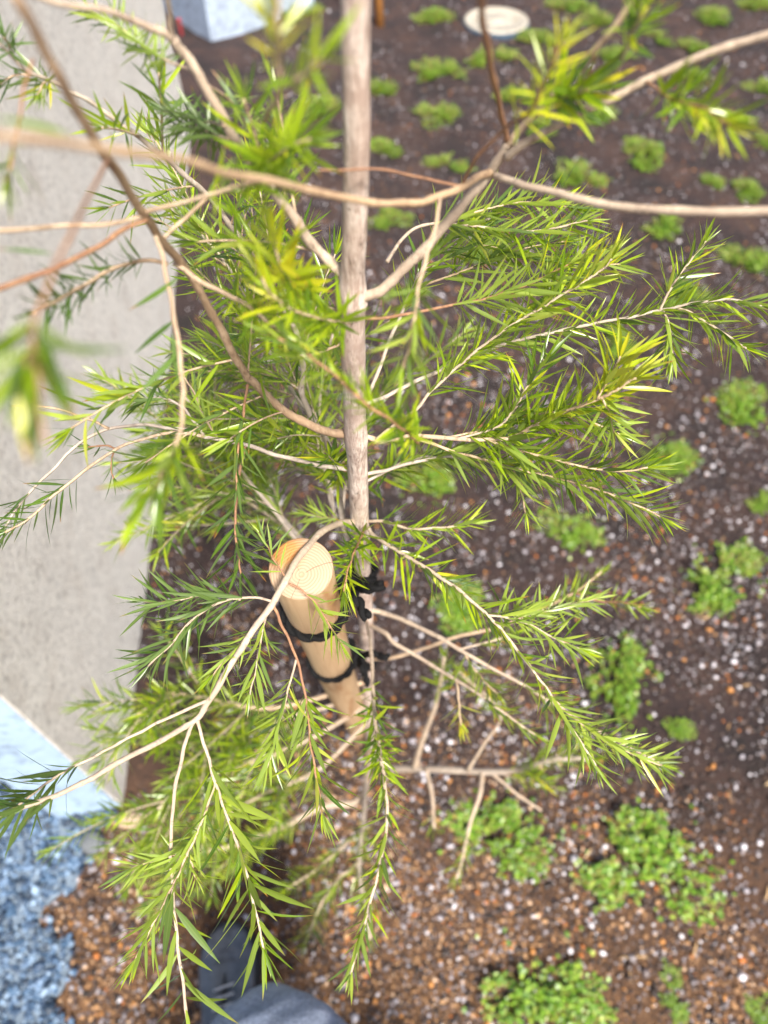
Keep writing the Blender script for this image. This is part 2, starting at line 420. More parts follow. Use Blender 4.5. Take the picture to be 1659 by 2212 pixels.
# the wall that closes the bed on the left; its foot runs from A to B
WA = G(265, 1743); WB = G(413, 290)
WA.z = WB.z = 0
wd = (WB-WA).normalized(); wn = Vector((-wd.y, wd.x, 0))     # wn points to the left, away from the bed
if wn.x > 0: wn = -wn
def bed_points(nn, near_pow=1.0, foot=.22):
    """random points of the bed, denser close to the camera"""
    out = []
    while len(out) < nn:
        k = nn
        py = rng.uniform(-60, 2330, k); px = rng.uniform(-60, 1720, k)
        o1 = rng.uniform(size=k) < .20; px = np.where(o1, CX+rng.choice([-1, 1], k)*(890+np.abs(rng.normal(0, 330, k))), px)
        o2 = rng.uniform(size=k) < .08; py = np.where(o2, 2330+np.abs(rng.normal(0, 260, k)), py)
        v = (py-CY)/F
        d = CAMZ/(CP+v*SP)
        x = (px-CX)/F*d; y = d*(SP-v*CP)
        keep = (y < 5.5) & (~in_gravel(x, y)) & (rng.uniform(size=k) < np.minimum(1, (d/2.0)**2*near_pow*1.15))
        rel = (x-WA.x)*wn.x+(y-WA.y)*wn.y
        keep &= ~((rel > -.005) & (y > .36) & (y < 3.2))
        keep &= (rel < -.16) | (rng.uniform(size=k) < foot) | (y < .40)
        out += list(zip(x[keep], y[keep]))
    return np.array(out[:nn])
def on_soil(p, s, sink=.35):
    return np.stack([p[:, 0], p[:, 1], soil_h(p[:, 0], p[:, 1])+s*sink], 1)
patch = lambda p: np.sin(p[:, 0]*5.1+1)*np.sin(p[:, 1]*4.3)+.7*np.sin(p[:, 0]*11+p[:, 1]*7)+.5*np.sin(p[:, 1]*15-p[:, 0]*6)
p = bed_points(78000, 1.0, .4); p = p[patch(p)+rng.normal(0, .9, len(p)) > -.9]
s = np.clip(rng.lognormal(math.log(.0030), .42, len(p)), .0013, .009)
o = link('gravel', pebble_mesh('bed_gravel', on_soil(p, s), s, M_PEB), soil); tag(o, kind='stuff')
p = bed_points(25000, 1.0, 1.0); s = np.clip(rng.lognormal(math.log(.0030), .45, len(p)), .0012, .010)
o = link('crumbs', pebble_mesh('bed_crumbs', on_soil(p, s, .2), s, M_CRUMB), soil); tag(o, kind='stuff')
p = bed_points(120000); sand_w = .64-(p[:, 1]+.12*p[:, 0])+.25*patch(p)+rng.normal(0, .18, len(p))
p = p[sand_w > .32]
s = np.clip(rng.lognormal(math.log(.0021), .45, len(p)), .001, .009)
o = link('sandy_crumbs', pebble_mesh('bed_sand', on_soil(p, s, .25), s, M_SANDY), soil); tag(o, kind='stuff')
# the larger pebbles of the bed, one object each
stones = [pebble_mesh('pebble', np.zeros((1, 3)), np.ones(1), M_PEB, True, .10, .85) for _ in range(8)]
p = bed_points(290, .6)
for q in p:
    s = float(np.clip(rng.lognormal(math.log(.0060), .3), .0045, .012))
    o = link('pebble', random.choice(stones), soil, (q[0], q[1], float(soil_h(q[0], q[1]))+s*.3))
    o.scale = (s, s, s); o.rotation_euler = (random.uniform(-.4, .4), random.uniform(-.4, .4), random.uniform(0, 6.28))
# dry fallen leaves and bits of twig
m, n, l, b = new_mat('dry_leaf'); oi = n.new('ShaderNodeObjectInfo'); r = ramp(n, [(0, (.16, .08, .03)), (.5, (.30, .18, .08)), (1, (.42, .30, .16))]); l.new(oi.outputs['Random'], r.inputs[0]); l.new(r.outputs[0], b.inputs['Base Color']); M_DRY = m
_v = [(0, 0, 0), (.05, .2, .02), (-.05, .2, .03), (.07, .5, .08), (-.06, .5, .10), (.045, .8, .06), (-.04, .8, .09), (.01, 1, .0)]
DRY = mesh('dry_leaf', _v, [(0, 1, 2), (1, 3, 4, 2), (3, 5, 6, 4), (5, 7, 6)], M_DRY)
_v, _f = tube_data([Vector((0, 0, 0)), Vector((.03, .4, .05)), Vector((-.02, .7, .04)), Vector((.03, 1, .0))], [.03, .028, .022, .015], 5)
BIT = mesh('twig_bit', _v, _f, M_DRY)
for q in bed_points(150, .9):
    k = random.random() < .7; s = random.uniform(.018, .034) if k else random.uniform(.02, .05)
    o = link('dry_leaf' if k else 'twig_bit', DRY if k else BIT, soil, (q[0], q[1], float(soil_h(q[0], q[1]))+.004)); o.scale = (s, s, s); o.rotation_euler = (random.uniform(-.1, .1), random.uniform(-.5, .5), random.uniform(0, 6.28))
# crushed stones
def grav_points(nn):
    out = []
    while len(out) < nn:
        x = rng.uniform(-1.15, -.5, nn); y = rng.uniform(-.12, .62, nn)
        k = in_gravel(x+rng.normal(0, .012, nn), y); out += list(zip(x[k], y[k]))
    return np.array(out[:nn])
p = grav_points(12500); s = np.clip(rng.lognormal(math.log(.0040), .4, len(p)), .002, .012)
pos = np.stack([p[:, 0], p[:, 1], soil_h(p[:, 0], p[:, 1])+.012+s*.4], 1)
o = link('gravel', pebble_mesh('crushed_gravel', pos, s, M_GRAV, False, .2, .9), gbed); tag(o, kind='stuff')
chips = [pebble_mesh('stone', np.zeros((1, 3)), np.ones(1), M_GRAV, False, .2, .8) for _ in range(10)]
p = grav_points(240)
for q in p:
    s = float(np.clip(rng.lognormal(math.log(.0095), .3), .007, .022))
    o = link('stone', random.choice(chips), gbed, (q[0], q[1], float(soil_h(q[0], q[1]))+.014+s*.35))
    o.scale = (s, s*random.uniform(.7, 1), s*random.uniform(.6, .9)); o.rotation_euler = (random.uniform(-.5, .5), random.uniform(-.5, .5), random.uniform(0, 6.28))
def rock(name, px, py, size, mat, label, cat, sq=(1, .85, .7), rot=0.0, sub=3):
    bm = bmesh.new(); bmesh.ops.create_icosphere(bm, subdivisions=sub, radius=1)
    a, b2, c2 = [rng.normal(size=3)*1.5 for _ in range(3)]
    for v in bm.verts:
        k = 1+.10*math.sin(v.co.dot(Vector(a))*1.6)+.08*math.sin(v.co.dot(Vector(b2))*2.3+1)+.03*math.sin(v.co.dot(Vector(c2))*5)
        v.co = Vector((v.co.x*sq[0], v.co.y*sq[1], v.co.z*sq[2]))*k*size
    q = G(px, py)
    o = bm_obj(name, bm, mat, None, (q.x, q.y, float(soil_h(q.x, q.y))+size*sq[2]*.55), True); o.rotation_euler.z = rot
    return tag(o, label, cat)
rock('boulder', 205, 1826, .026, M_BOULD, 'rounded grey stone lying on the brown soil just below the wall end', 'stone')
rock('rock', 168, 1818, .024, M_GRAV, 'pale skylight-tinted blue angular stone left of the rounded grey stone', 'stone', (1, .7, .6), .4, 1)
rock('rock', 164, 1872, .024, M_GRAV, 'flat pale skylight-tinted blue stone below the angular stone at the gravel edge', 'stone', (1, .75, .5), -.5, 1)
rock('rock', 284, 1774, .026, M_TANST, 'flat tan stone lying under leaves at the wall corner', 'stone', (1, .6, .4), .15, 2)

# ------------------------------------------------------------------ walls
def prism(name, base, h, mats, label=None, cat=None, zb=-.06, round_=.0022, side_mats=None):
    """vertical prism over a base polygon given counter clockwise; side_mats[k] is the material of the side k -> k+1"""
    bm = bmesh.new()
    lo = [bm.verts.new((p.x, p.y, zb)) for p in base]; hi = [bm.verts.new((p.x, p.y, h)) for p in base]
    nb = len(base)
    for k in range(nb):
        f = bm.faces.new((lo[k], lo[(k+1) % nb], hi[(k+1) % nb], hi[k]))
        if side_mats: f.material_index = side_mats[k]
    bm.faces.new(hi); bm.faces.new(lo[::-1])
    bmesh.ops.bevel(bm, geom=[e for e in bm.edges if abs(e.verts[0].co.z-e.verts[1].co.z) > .1 or min(v.co.z for v in e.verts) > 0.2], offset=round_, segments=2, affect='EDGES')
    o = bm_obj(name, bm, mats, None, (0, 0, 0))
    if label: tag(o, label, cat)
    return o
TH = .125
c0, c1 = WA.copy(), WB.copy()
c2, c3 = WB+wn*TH, WA+wn*TH
sh = wd*(-.012)
c3 = c3+sh
prism('stucco_wall', [c0, c1, c2, c3], 1.32, [M_STUCCO, M_SMOOTH], 'grey rough stucco garden wall with skylight-tinted blue end standing left of the tree', 'wall', side_mats=[0, 1, 0, 1])
f0 = G(456, 86); f1 = G(690, 16); f0.z = f1.z = 0
fd = (f1-f0).normalized(); fn = Vector((-fd.y, fd.x, 0))
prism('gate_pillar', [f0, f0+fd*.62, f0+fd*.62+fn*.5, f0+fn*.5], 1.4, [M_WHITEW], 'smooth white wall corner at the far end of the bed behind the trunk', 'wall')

# ------------------------------------------------------------------ round lid
m, n, l, b = new_mat('cream_lid'); g = n.new('ShaderNodeNewGeometry').outputs['Position']
a = noise(n, l, 60, 5, .65, g); r = ramp(n, [(.35, (.24, .21, .165)), (.65, (.40, .37, .31))]); l.new(a.outputs[0], r.inputs[0]); l.new(r.outputs[0], b.inputs['Base Color'])
b.inputs['Roughness'].default_value = .4; M_LID = m
m, n, l, b = new_mat('shade_blue_lid_rim'); b.inputs['Base Color'].default_value = (.02, .045, .08, 1); b.inputs['Roughness'].default_value = .7; M_RIM = m  # dark blue is the rim's shade put into its colour
q = G(1073, 37, .03); R = .165
lid = empty('round_lid', (q.x, q.y, 0)); tag(lid, 'round cream inspection lid with shade-darkened blue rim lying on the soil at the top', 'lid')
def lathe(prof, seg=48):
    V, Fc = [], []
    for r, z in prof:
        for k in range(seg): V.append((r*math.cos(2*math.pi*k/seg), r*math.sin(2*math.pi*k/seg), z))
    for i in range(len(prof)-1):
        for k in range(seg): Fc.append((i*seg+k, i*seg+(k+1) % seg, (i+1)*seg+(k+1) % seg, (i+1)*seg+k))
    Fc.append(tuple((len(prof)-1)*seg+k for k in range(seg)))
    return V, Fc
V, Fc = lathe([(R, -.05), (R+.003, .008), (R, .013), (R-.006, .015)]); link('rim', mesh('rim', V, Fc, M_RIM), lid)
V, Fc = lathe([(R-.003, .010), (R-.003, .019), (R-.009, .022), (R-.028, .022), (R-.031, .019), (.03, .021), (.027, .024), (.004, .024)]); link('cover', mesh('cover', V, Fc, M_LID), lid)
for sgn in (-1, 1):
    bm = bmesh.new(); bmesh.ops.create_cube(bm, size=1); bmesh.ops.scale(bm, vec=(.03, .012, .006), verts=bm.verts)
    bmesh.ops.bevel(bm, geom=bm.edges[:], offset=.002, segments=2, affect='EDGES')
    bm_obj('grip', bm, M_LID, lid, (sgn*.095, 0, .023))

# ------------------------------------------------------------------ far orange stake and a red peg
q = G(821, 57)
o = empty('orange_stake', (q.x, q.y, 0)); tag(o, 'orange brown wooden stake in the soil behind the top of the trunk', 'stake')
o.rotation_euler = (math.radians(3), math.radians(-4), 0)
V, Fc = tube_data([Vector((0, 0, -.15)), Vector((0, 0, .4)), Vector((.002, 0, .8)), Vector((0, 0, 1.15)), Vector((0, 0, 1.157))], [.022, .0225, .022, .021, .018], 18, .02)
link('pole', mesh('pole', V, Fc, M_OSTAKE), o)
V, Fc = lathe([(.0178, 1.1575), (.012, 1.1578)], 24); link('cut_top', mesh('cut_top', V, Fc, M_OSTAKE), o)
m, n, l, b = new_mat('red_plastic'); b.inputs['Base Color'].default_value = (.30, .03, .035, 1); b.inputs['Roughness'].default_value = .4
q = G(391, 66)
o = empty('survey_peg', (q.x, q.y, 0)); o.scale = (.6, .6, .8); tag(o, 'small red peg in the soil behind the far end of the stucco wall', 'peg')
V, Fc = tube_data([Vector((0, 0, -.06)), Vector((0, 0, .05))], [.011, .012], 8); link('shaft', mesh('shaft', V, Fc, m, False), o)
V, Fc = lathe([(.014, .05), (.021, .054), (.021, .062), (.015, .066)], 20); link('head', mesh('head', V, Fc, m), o)

# ------------------------------------------------------------------ ground cover plants
def round_leaf(V, Fc, base, d, up, L, wd_):
    s = d.cross(up); s = s.normalized() if s.length > 1e-6 else Vector((1, 0, 0))
    nrm = s.cross(d).normalized()
    i0 = len(V)
    for t, ww, z in ((0, .06, 0), (.25, .75, .05), (.55, 1, .08), (.82, .68, .05)):
        for sd in (-1, 1): V.append(base+d*(L*t)+s*(sd*ww*wd_)+nrm*(z*L))
    V.append(base+d*L)
    for k in range(3): Fc.append((i0+2*k, i0+2*k+1, i0+2*k+3, i0+2*k+2))
    Fc.append((i0+6, i0+7, i0+8))
def clump_meshes(seed):
    r = random.Random(seed); LV, LF, SV, SF = [], [], [], []
    lobes = [(r.uniform(-.62, .62), r.uniform(-.62, .62), r.uniform(.22, .5)) for _ in range(6)]
    for k in range(210):
        cx, cy, cr = r.choice(lobes); a = r.uniform(0, 6.28); q = cr*math.sqrt(r.random())*(1.45 if r.random() < .08 else 1)
        x, y = cx+q*math.cos(a), cy+q*math.sin(a)
        rr = math.hypot(x, y)
        h = max(.05, .40*(1-.75*rr))*r.uniform(.35, 1.25)
        root = Vector((x*.65, y*.65, -.04)); top = Vector((x, y, h))
        mid = (root+top)/2+Vector((r.uniform(-.06, .06), r.uniform(-.06, .06), .04))
        v, f = tube_data([root, mid, top], [.011, .009, .006], 4, 0, False); o = len(SV); SV += v; SF += [tuple(i+o for i in q2) for q2 in f]
        for j in range(r.randint(5, 8)):
            t = r.uniform(.35, 1); bs = root.lerp(top, t)+Vector((r.uniform(-.03, .03), r.uniform(-.03, .03), 0))
            an = r.uniform(0, 6.28); el = r.uniform(-.1, .75)
            d = Vector((math.cos(an)*math.cos(el), math.sin(an)*math.cos(el), math.sin(el)))
            L = r.uniform(.04, .10)
            round_leaf(LV, LF, bs, d, Vector((0, 0, 1)), L, L*r.uniform(.20, .40))
    return mesh('foliage', LV, LF, M_WEED), mesh('stem', SV, SF, M_WSTEM)
CL = [clump_meshes(s) for s in range(7)]
lv, lf = [], []; round_leaf(lv, lf, Vector((0, 0, 0)), Vector((0, 1, 0)), Vector((0, 0, 1)), 1, .37); WLEAF = mesh('leaf', lv, lf, M_WEED)
GC = [  # px, py, radius in px, stretch, label
 (944, 46, 50, 1, 'small green clump right of the trunk top, left of the round lid'),
 (1232, 14, 52, 1, 'green clump just right of the round lid at the top edge'),
 (1290, 48, 46, 1, 'green clump under the thin forked twig, second right of the round lid'),
 (1163, 90, 50, 1, 'green clump in the soil just below the right end of the round lid'),
 (1060, 126, 52, 1, 'green clump behind the brown upright twig, below the round lid'),
 (945, 156, 58, 1, 'broad green clump between trunk and brown twig, below the clump nearest the lid'),
 (826, 187, 44, 1, 'green clump tucked against the right side of the upper trunk, highest of three'),
 (702, 245, 56, 1, 'dim green clump left of the upper trunk behind the leaf shoot'),
 (1112, 212, 42, 1, 'green clump beside the bend of the brown upright twig'),
 (955, 258, 56, 1, 'rounded bright green clump midway between trunk and branch fork'),
 (830, 322, 48, 1, 'green clump against the right side of the trunk, middle of three'),
 (966, 356, 46, 1, 'green clump just above the tan arching branch'),
 (838, 478, 50, 1, 'green clump beside the trunk below the arching branch, lowest of three'),
 (1158, 292, 46, 1, 'green clump in the crook of the branch fork'),
 (1300, 258, 56, 1, 'green clump seen right below the pale upper right branch'),
 (1388, 342, 64, 1, 'bright green clump alone between the two pale right branches'),
 (1236, 388, 62, 1, 'pale green sprawling clump just above the lower right branch'),
 (1444, 492, 58, 1, 'dull olive clump just below the lower right branch'),
 (1420, 78, 36, 1, 'little green clump between the two forked twigs at upper right'),
 (1322, 118, 42, 1, 'green clump crossed by the pale forked twig at upper right'),
 (1545, 46, 52, 1, 'green clump near the top right above the pale branch'),
 (1640, 16, 46, 1, 'green clump in the top right corner'),
 (1500, 100, 40, 1, 'flat grey green clump just above the end of the pale right branch'),
 (1648, 192, 40, 1, 'green clump cut by the right edge, below the pale branch end'),
 (1500, 160, 44, 1, 'green clump touching the pale branch from below near its end'),
 (1560, 262, 58, 1, 'green clump behind the drooping blurred shoot at right'),
 (1652, 312, 36, 1, 'green clump cut by the right edge beside the drooping shoot tip'),
 (1604, 418, 46, 1, 'faint clump above the right end of the lower branch'),
 (1534, 406, 34, 1, 'tiny faint clump left of the clump above the lower branch end'),
 (1618, 566, 62, 1, 'grey green clump at the right edge above the long leafy shoot'),
 (1478, 640, 60, 1, 'green clump behind the fork of the long leafy shoot'),
 (1342, 738, 66, 1, 'green clump behind the yellow shoot tips'),
 (868, 640, 52, 1, 'green clump behind the first branch crotch right of the trunk'),
 (1040, 540, 56, 1, 'green clump hidden behind the uppermost fan of leaves'),
 (1610, 880, 92, 1, 'large green clump at the right edge level with the yellow tip'),
 (1440, 985, 76, 1, 'green clump behind the tips of the lower right leaf fan'),
 (1228, 1142, 84, 1, 'round bright clump below the right leaf fan'),
 (930, 1040, 84, 1, 'green clump close right of the trunk behind thin twigs'),
 (1652, 1085, 44, 1, 'green clump cut by the right edge, below the large one'),
 (1562, 1250, 100, 1.25, 'wide green clump on open gravel at right, beside no branch'),
 (1345, 1465, 135, .62, 'long upright clump touched by the right drooping leaf shoot'),
 (1000, 1330, 84, 1, 'green clump behind the two tan twigs right of the stake'),
 (1460, 1570, 44, 1, 'small low clump beside the foot of the long upright clump'),
 (1080, 1805, 118, 1.25, 'big lush clump under the white low branch'),
 (1400, 1850, 150, 1.2, 'biggest bright green clump right of the lush one, above the dark hollow'),
 (1165, 2140, 158, 1.1, 'bright green clump running out of the bottom edge'),
 (1450, 2150, 56, 1, 'sparse weed sprig at the bottom right of the bright bottom clump'),
 (1640, 2195, 58, 1, 'small green clump in the bottom right corner'),
 (640, 32, 58, 1, 'green clump at the foot of the far white wall'),
]
for i, (px, py, rp, st, lab) in enumerate(GC):
    q = G(px, py); d = (q-CAM).dot(AX); R = rp*d/F*(1.16 if py < 720 else (.98 if py < 1700 else .96))
    r = random.Random(100+i)
    root = empty('groundcover_plant', (q.x, q.y, float(soil_h(q.x, q.y)))); tag(root, lab, 'plant', 'ground cover plants in the bed')
    fm, sm_ = CL[i % 7]
    root.rotation_euler.z = r.uniform(0, 6.28) if st == 1 else r.choice((0, math.pi))+r.uniform(-.25, .25)
    H = R*r.uniform(.85, 1.1)
    for nm, me in (('foliage', fm), ('stem', sm_)):
        o = link(nm, me, root); o.scale = (R*st, R, H)
        if nm == 'foliage': o['kind'] = 'stuff'
    if rp >= 76:
        for k in range(34):
            a = r.uniform(0, 6.28); qd = R*math.sqrt(r.random())*1.02
            o = link('leaf', WLEAF, root, (qd*math.cos(a)*st, qd*math.sin(a), max(.02, .40*H*(1-.7*qd/R))*r.uniform(.7, 1.1)))
            s = r.uniform(.007, .012); o.scale = (s, s, s); o.rotation_euler = (r.uniform(-.2, .7), r.uniform(-.4, .4), r.uniform(0, 6.28))

# ------------------------------------------------------------------ stake beside the tree
ST, SB = W(650, 1228, .43), G(779, 1592)
sd = (ST-SB).normalized(); SL = (ST-SB).length; SR = .0192
stake = empty('support_stake', SB); tag(stake, 'thick peeled round wooden stake tied to the young tree trunk', 'stake')
zq = Vector((0, 0, 1)).rotation_difference(sd)
yaw = Quaternion((0, 0, 1), 0)
stake.rotation_mode = 'QUATERNION'; stake.rotation_quaternion = zq @ yaw
pts, rad = [], []
for k in range(27):
    t = k/26; zz = -.12+t*(SL+.12)
    pts.append(Vector((.0012*math.sin(zz*5), .0012*math.cos(zz*4), zz))); rad.append(SR*(1.03-.03*t+.008*math.sin(zz*17)))
rad[-1] = SR*.985; pts.insert(-1, pts[-1]-Vector((0, 0, .0012))); rad.insert(-1, SR)
V, Fc = tube_data(pts, rad, 40, .006, False)
for i_, v in enumerate(V):           # a shaved flat on the side of the pole
    v = Vector(v); t = v.z/SL
    if .30 < t < .66:
        nx_ = Vector((.80, -.6, 0)); kk = math.sin((t-.30)/.36*math.pi); lim = SR*(1-.24*kk)
        dd_ = v.dot(nx_)
        if dd_ > lim: v -= nx_*(dd_-lim)
    V[i_] = v
link('pole', mesh('pole', V, Fc, M_STAKE), stake)
V, Fc = lathe([(SR*.986, SL-.0004), (SR*.95, SL+.0003), (SR*.6, SL+.0006), (SR*.25, SL+.0004), (.001, SL+.0004)], 40)
link('cut_top', mesh('cut_top', V, Fc, M_END), stake)

# ------------------------------------------------------------------ the tree
BASE = W(*TP(1642)); BASE = G(trunk_x(1642), 1642)
tree = empty('young_tree', BASE); tag(tree, 'young bottlebrush tree with narrow leaves and slender pale trunk tied to a stake', 'tree')
TW = [(-200, .0080), (0, .0087), (300, .0091), (600, .0100), (700, .0118), (900, .0118), (1150, .0128), (1330, .0140), (1570, .0158), (1642, .0175), (1670, .021)]
ys = [-420, -300, -150, 0, 100, 200, 300, 400, 500, 580, 620, 650, 680, 740, 800, 870, 920, 950, 985, 1040, 1090, 1150, 1240, 1330, 1420, 1500, 1570]
pts = [W(*TP(y)) for y in ys]+[BASE+Vector((0, .01, .06)), BASE, BASE-Vector((0, 0, .08))]
rad = [float(np.interp(y, [a for a, _ in TW], [b for _, b in TW]))/2 for y in ys]+[.0086, .0105, .011]
for y0, k in ((640, 1.16), (650, 1.12), (935, 1.08), (950, 1.08), (1020, 1.05), (1128, 1.06)):
    for i_, y in enumerate(ys):
        if abs(y-y0) < 26: rad[i_] *= k
sp = catmull(pts, 5)
sr = list(np.interp(np.linspace(0, len(rad)-1, len(sp)), range(len(rad)), rad))
V, Fc = tube_data(sp, sr, 20, .03)
V = [v-BASE for v in V]
trunk = link('trunk', mesh('trunk', V, Fc, M_TRUNK), tree)

LEAVES = []        # (matrix, material letter, pixel size, shape index)
NLS = 8
def leaf_shape(i):
    r = random.Random(40+i); V, Fc, UV = [], [], []
    bend = r.uniform(-.24, .14); side_b = r.uniform(-.10, .10); wv = r.uniform(.036, .050)
    prof = [(0, .10), (.08, .42), (.24, .88), (.45, 1.0), (.66, .80), (.85, .40), (1.0, .02)]
    tw = r.uniform(-.5, .5)
    for t, ww in prof:
        zc = bend*t*t; xc = side_b*t*t; an = tw*t
        for s in (-1, 0, 1):
            x = s*ww*wv; zz = -.22*ww*wv*(1-abs(s))
            V.append((xc+x*math.cos(an)-zz*math.sin(an), t, zc+zz*math.cos(an)+x*math.sin(an))); UV.append((.5+.5*s, t))
    for k in range(len(prof)-1):
        for s in (0, 1): Fc.append((3*k+s, 3*k+s+1, 3*k+s+4, 3*k+s+3))
    return np.array(V), Fc, UV
LS = [leaf_shape(i) for i in range(NLS)]
def put_leaf(p, d, nrm, L, kind, wide=1.0):
    x = d.cross(nrm).normalized(); z = x.cross(d).normalized()
    M = Matrix(((x.x*L*wide, d.x*L, z.x*L, p.x), (x.y*L*wide, d.y*L, z.y*L, p.y), (x.z*L*wide, d.z*L, z.z*L, p.z), (0, 0, 0, 1)))
    c = p+d*L*.5; u, v, dd = proj(c)
    e = proj(p+d*L)
    if dd < .05: return
    vis = -30 < u < 1690 and -30 < v < 2240
    s = proj(p)
    LEAVES.append((M, kind, math.hypot(e[0]-s[0], e[1]-s[1]) if vis else 0, random.randrange(NLS)))
UP = Vector((0, 0, 1))
def leafy(pts, t0, t1, Lw, step, kind, ang=(32, 62), rnd=random, wide=1.0, tip=True):
    """leaves in a spiral along the polyline between the fractions t0 and t1; Lw leaf length in metres, step spacing in metres"""
    T, N = frames(pts)
    seg = [(pts[i+1]-pts[i]).length for i in range(len(pts)-1)]; tot = sum(seg); acc = 0; nxt = tot*t0; phi = rnd.uniform(0, 6.28)
    for i, sl_ in enumerate(seg):
        while nxt <= acc+sl_ and nxt <= tot*t1:
            f = (nxt-acc)/max(sl_, 1e-9); p = pts[i].lerp(pts[i+1], f); Tn = T[i]
            B = Tn.cross(N[i])
            phi += 2.399+rnd.gauss(0, .25)
            R = math.cos(phi)*N[i]+math.sin(phi)*B
            q = nxt/tot
            a = math.radians(rnd.uniform(*ang))*(1-.35*max(0, (q-.8)/.2))
            d = (Tn*math.cos(a)+R*math.sin(a)+UP*rnd.uniform(-.05, .22)).normalized()
            nr = (Tn-Tn.dot(d)*d); nr = nr.normalized() if nr.length > 1e-4 else R
            nr = Quaternion(d, rnd.gauss(0, .5)) @ nr
            L = 1.14*Lw*rnd.uniform(.62, 1.24)*(1-.35*max(0, (q-.86)/.14))
            k = kind
            if kind == 'g' and rnd.random() < .05: k = 'y'
            if kind == 'm': k = 'y' if rnd.random() < max(0, (q-.55)*1.4) else 'g'
            elif kind == 'g' and rnd.random() < .16: k = 'd'
            put_leaf(p, d, nr, L, k, wide)
            nxt += step*.48*rnd.uniform(.7, 1.3)
        acc += sl_
    if tip:
        for _ in range(5):
            Tn = T[-1]; B = Tn.cross(N[-1]); ph_ = rnd.uniform(0, 6.28); R = math.cos(ph_)*N[-1]+math.sin(ph_)*B
            a = math.radians(rnd.uniform(6, 32)); d = (Tn*math.cos(a)+R*math.sin(a)).normalized()
            put_leaf(pts[-1]-Tn*rnd.uniform(0, .003), d, (R-R.dot(d)*d).normalized(), Lw*rnd.uniform(.5, .9), 'y' if kind in 'my' else ('g' if kind == 'g' else kind), wide)
def stem(name, pts, r0, r1, bark, parent, org, seg=7):
    n_ = len(pts)
    rad = [r0+(r1-r0)*(i/(n_-1)) for i in range(n_)]
    # knuckles where leaves once sat
    kk = random.uniform(4, 7)
    rad = [r*(1+.06*math.sin(i*2.3)*math.sin(i*.7)+.16*max(0, math.cos(i*6.283/kk))**6) for i, r in enumerate(rad)]
    V, Fc = tube_data(pts, rad, seg, .05, True, random.uniform(0, 6))
    p0 = pts[0]
    return link(name, mesh(name, [v-p0 for v in V], Fc, BARK[bark]), parent, p0-org)
BR = {}
def S(key, pts, w0, w1, bark='p', leaf=None, parent=None, n=6, wig=.0012):
    """a branch through (px, py, depth); widths in px; leaf = (t0, t1, length px, spacing px, kind)"""
    P = [W(*p) for p in pts]
    fine = catmull(P, n)
    ph_ = random.uniform(0, 6)
    fine = [q+wig*Vector((math.sin(i*.9+ph_), math.cos(i*.7+ph_), math.sin(i*.5)))*(0 if i == 0 else min(1, i/4))*.2 for i, q in enumerate(fine)]
    par, org = (tree, BASE) if parent is None else (BR[parent]['o'], BR[parent]['p'][0])
    d0, d1 = pts[0][2], pts[-1][2]
    o = stem('branch' if parent is None else 'twig', fine, .88*w0*d0/F/2, max(.86*w1*d1/F/2, .00035), bark, par, org, 9 if w0 > 15 else 7)
    BR[key] = {'o': o, 'p': fine, 'd': pts}
    if leaf:
        dm = sum(p[2] for p in pts[len(pts)//2:])/len(pts[len(pts)//2:])
        leafy(fine, leaf[0], leaf[1], leaf[2]*dm/F, leaf[3]*dm/F, leaf[4], wide=leaf[5] if len(leaf) > 5 else 1.0)
    return o
def twigs(key, count, t0, t1, Lm, leafL, kind='g', bark='t', spread=(35, 65), lift=.15, droop=.0, step=.0042, seed=1, lean=None, l0=.12, wmm=.9, out=.9):
    """side twigs of a branch; Lm metres long, leaves leafL metres"""
    r = random.Random(seed); P = BR[key]['p']; T, N = frames(P); org = P[0]
    for k in range(count):
        t = t0+(t1-t0)*(k+r.uniform(.15, .85))/count
        i = min(len(P)-2, int(t*(len(P)-1))); p = P[i]
        ph_ = r.uniform(0, 6.28); B = T[i].cross(N[i]); R = math.cos(ph_)*N[i]+math.sin(ph_)*B
        a = math.radians(r.uniform(*spread))
        d = T[i]*math.cos(a)+R*math.sin(a)*out+UP*lift
        if lean is not None: d += Vector(lean)
        d.normalize(); L = Lm*r.uniform(.65, 1.2)
        # keep shoots out of the lens
        for _ in range(4):
            e = proj(p+d*L)
            if e[2] < .22: d = (d+AX*.6).normalized()
        side = d.cross(UP); side = side.normalized() if side.length > .1 else Vector((1, 0, 0))
        sb = r.uniform(-.18, .18)
        pts = [p+d*(L*u)+side*(sb*L*u*u)-UP*(droop*L*u*u) for u in (0, .2, .4, .6, .8, 1)]
        fine = catmull(pts, 3)
        o = stem('twig', fine, wmm/2000*1.25, .0004, bark, BR[key]['o'], org, 6)
        leafy(fine, l0, 1, leafL, step, kind, rnd=r)

# --- upper branches
S('b1', [TP(610), (690, 545, .305), (640, 478, .292), (590, 412, .28), (540, 348, .268), (500, 288, .26), (460, 213, .25), (400, 120, .238), (372, 82, .232)], 26, 23, 'p')
S('b1a', [(372, 82, .232), (330, 62, .226), (290, 46, .22), (220, 22, .21), (110, 2, .2), (20, -30, .19)], 20, 13, 'p', None, 'b1')
S('b1b', [(372, 82, .232), (366, 40, .225), (362, -30, .215)], 15, 12, 'p', None, 'b1')
S('b1c', [(428, 166, .243), (385, 140, .25), (330, 115, .26), (290, 85, .27), (250, 52, .275), (180, 24, .28)], 6, 4, 't', (.25, 1, 62, 8, 'g'), 'b1')
S('b1d', [(486, 272, .256), (440, 262, .27), (400, 250, .28), (350, 240, .29)], 6, 4, 't', (.2, 1, 66, 9, 'd'), 'b1')
S('b1e', [(440, 178, .247), (480, 205, .26), (525, 240, .28), (560, 290, .30), (590, 340, .31)], 7, 4, 't', (.15, .9, 60, 20, 'g'), 'b1')
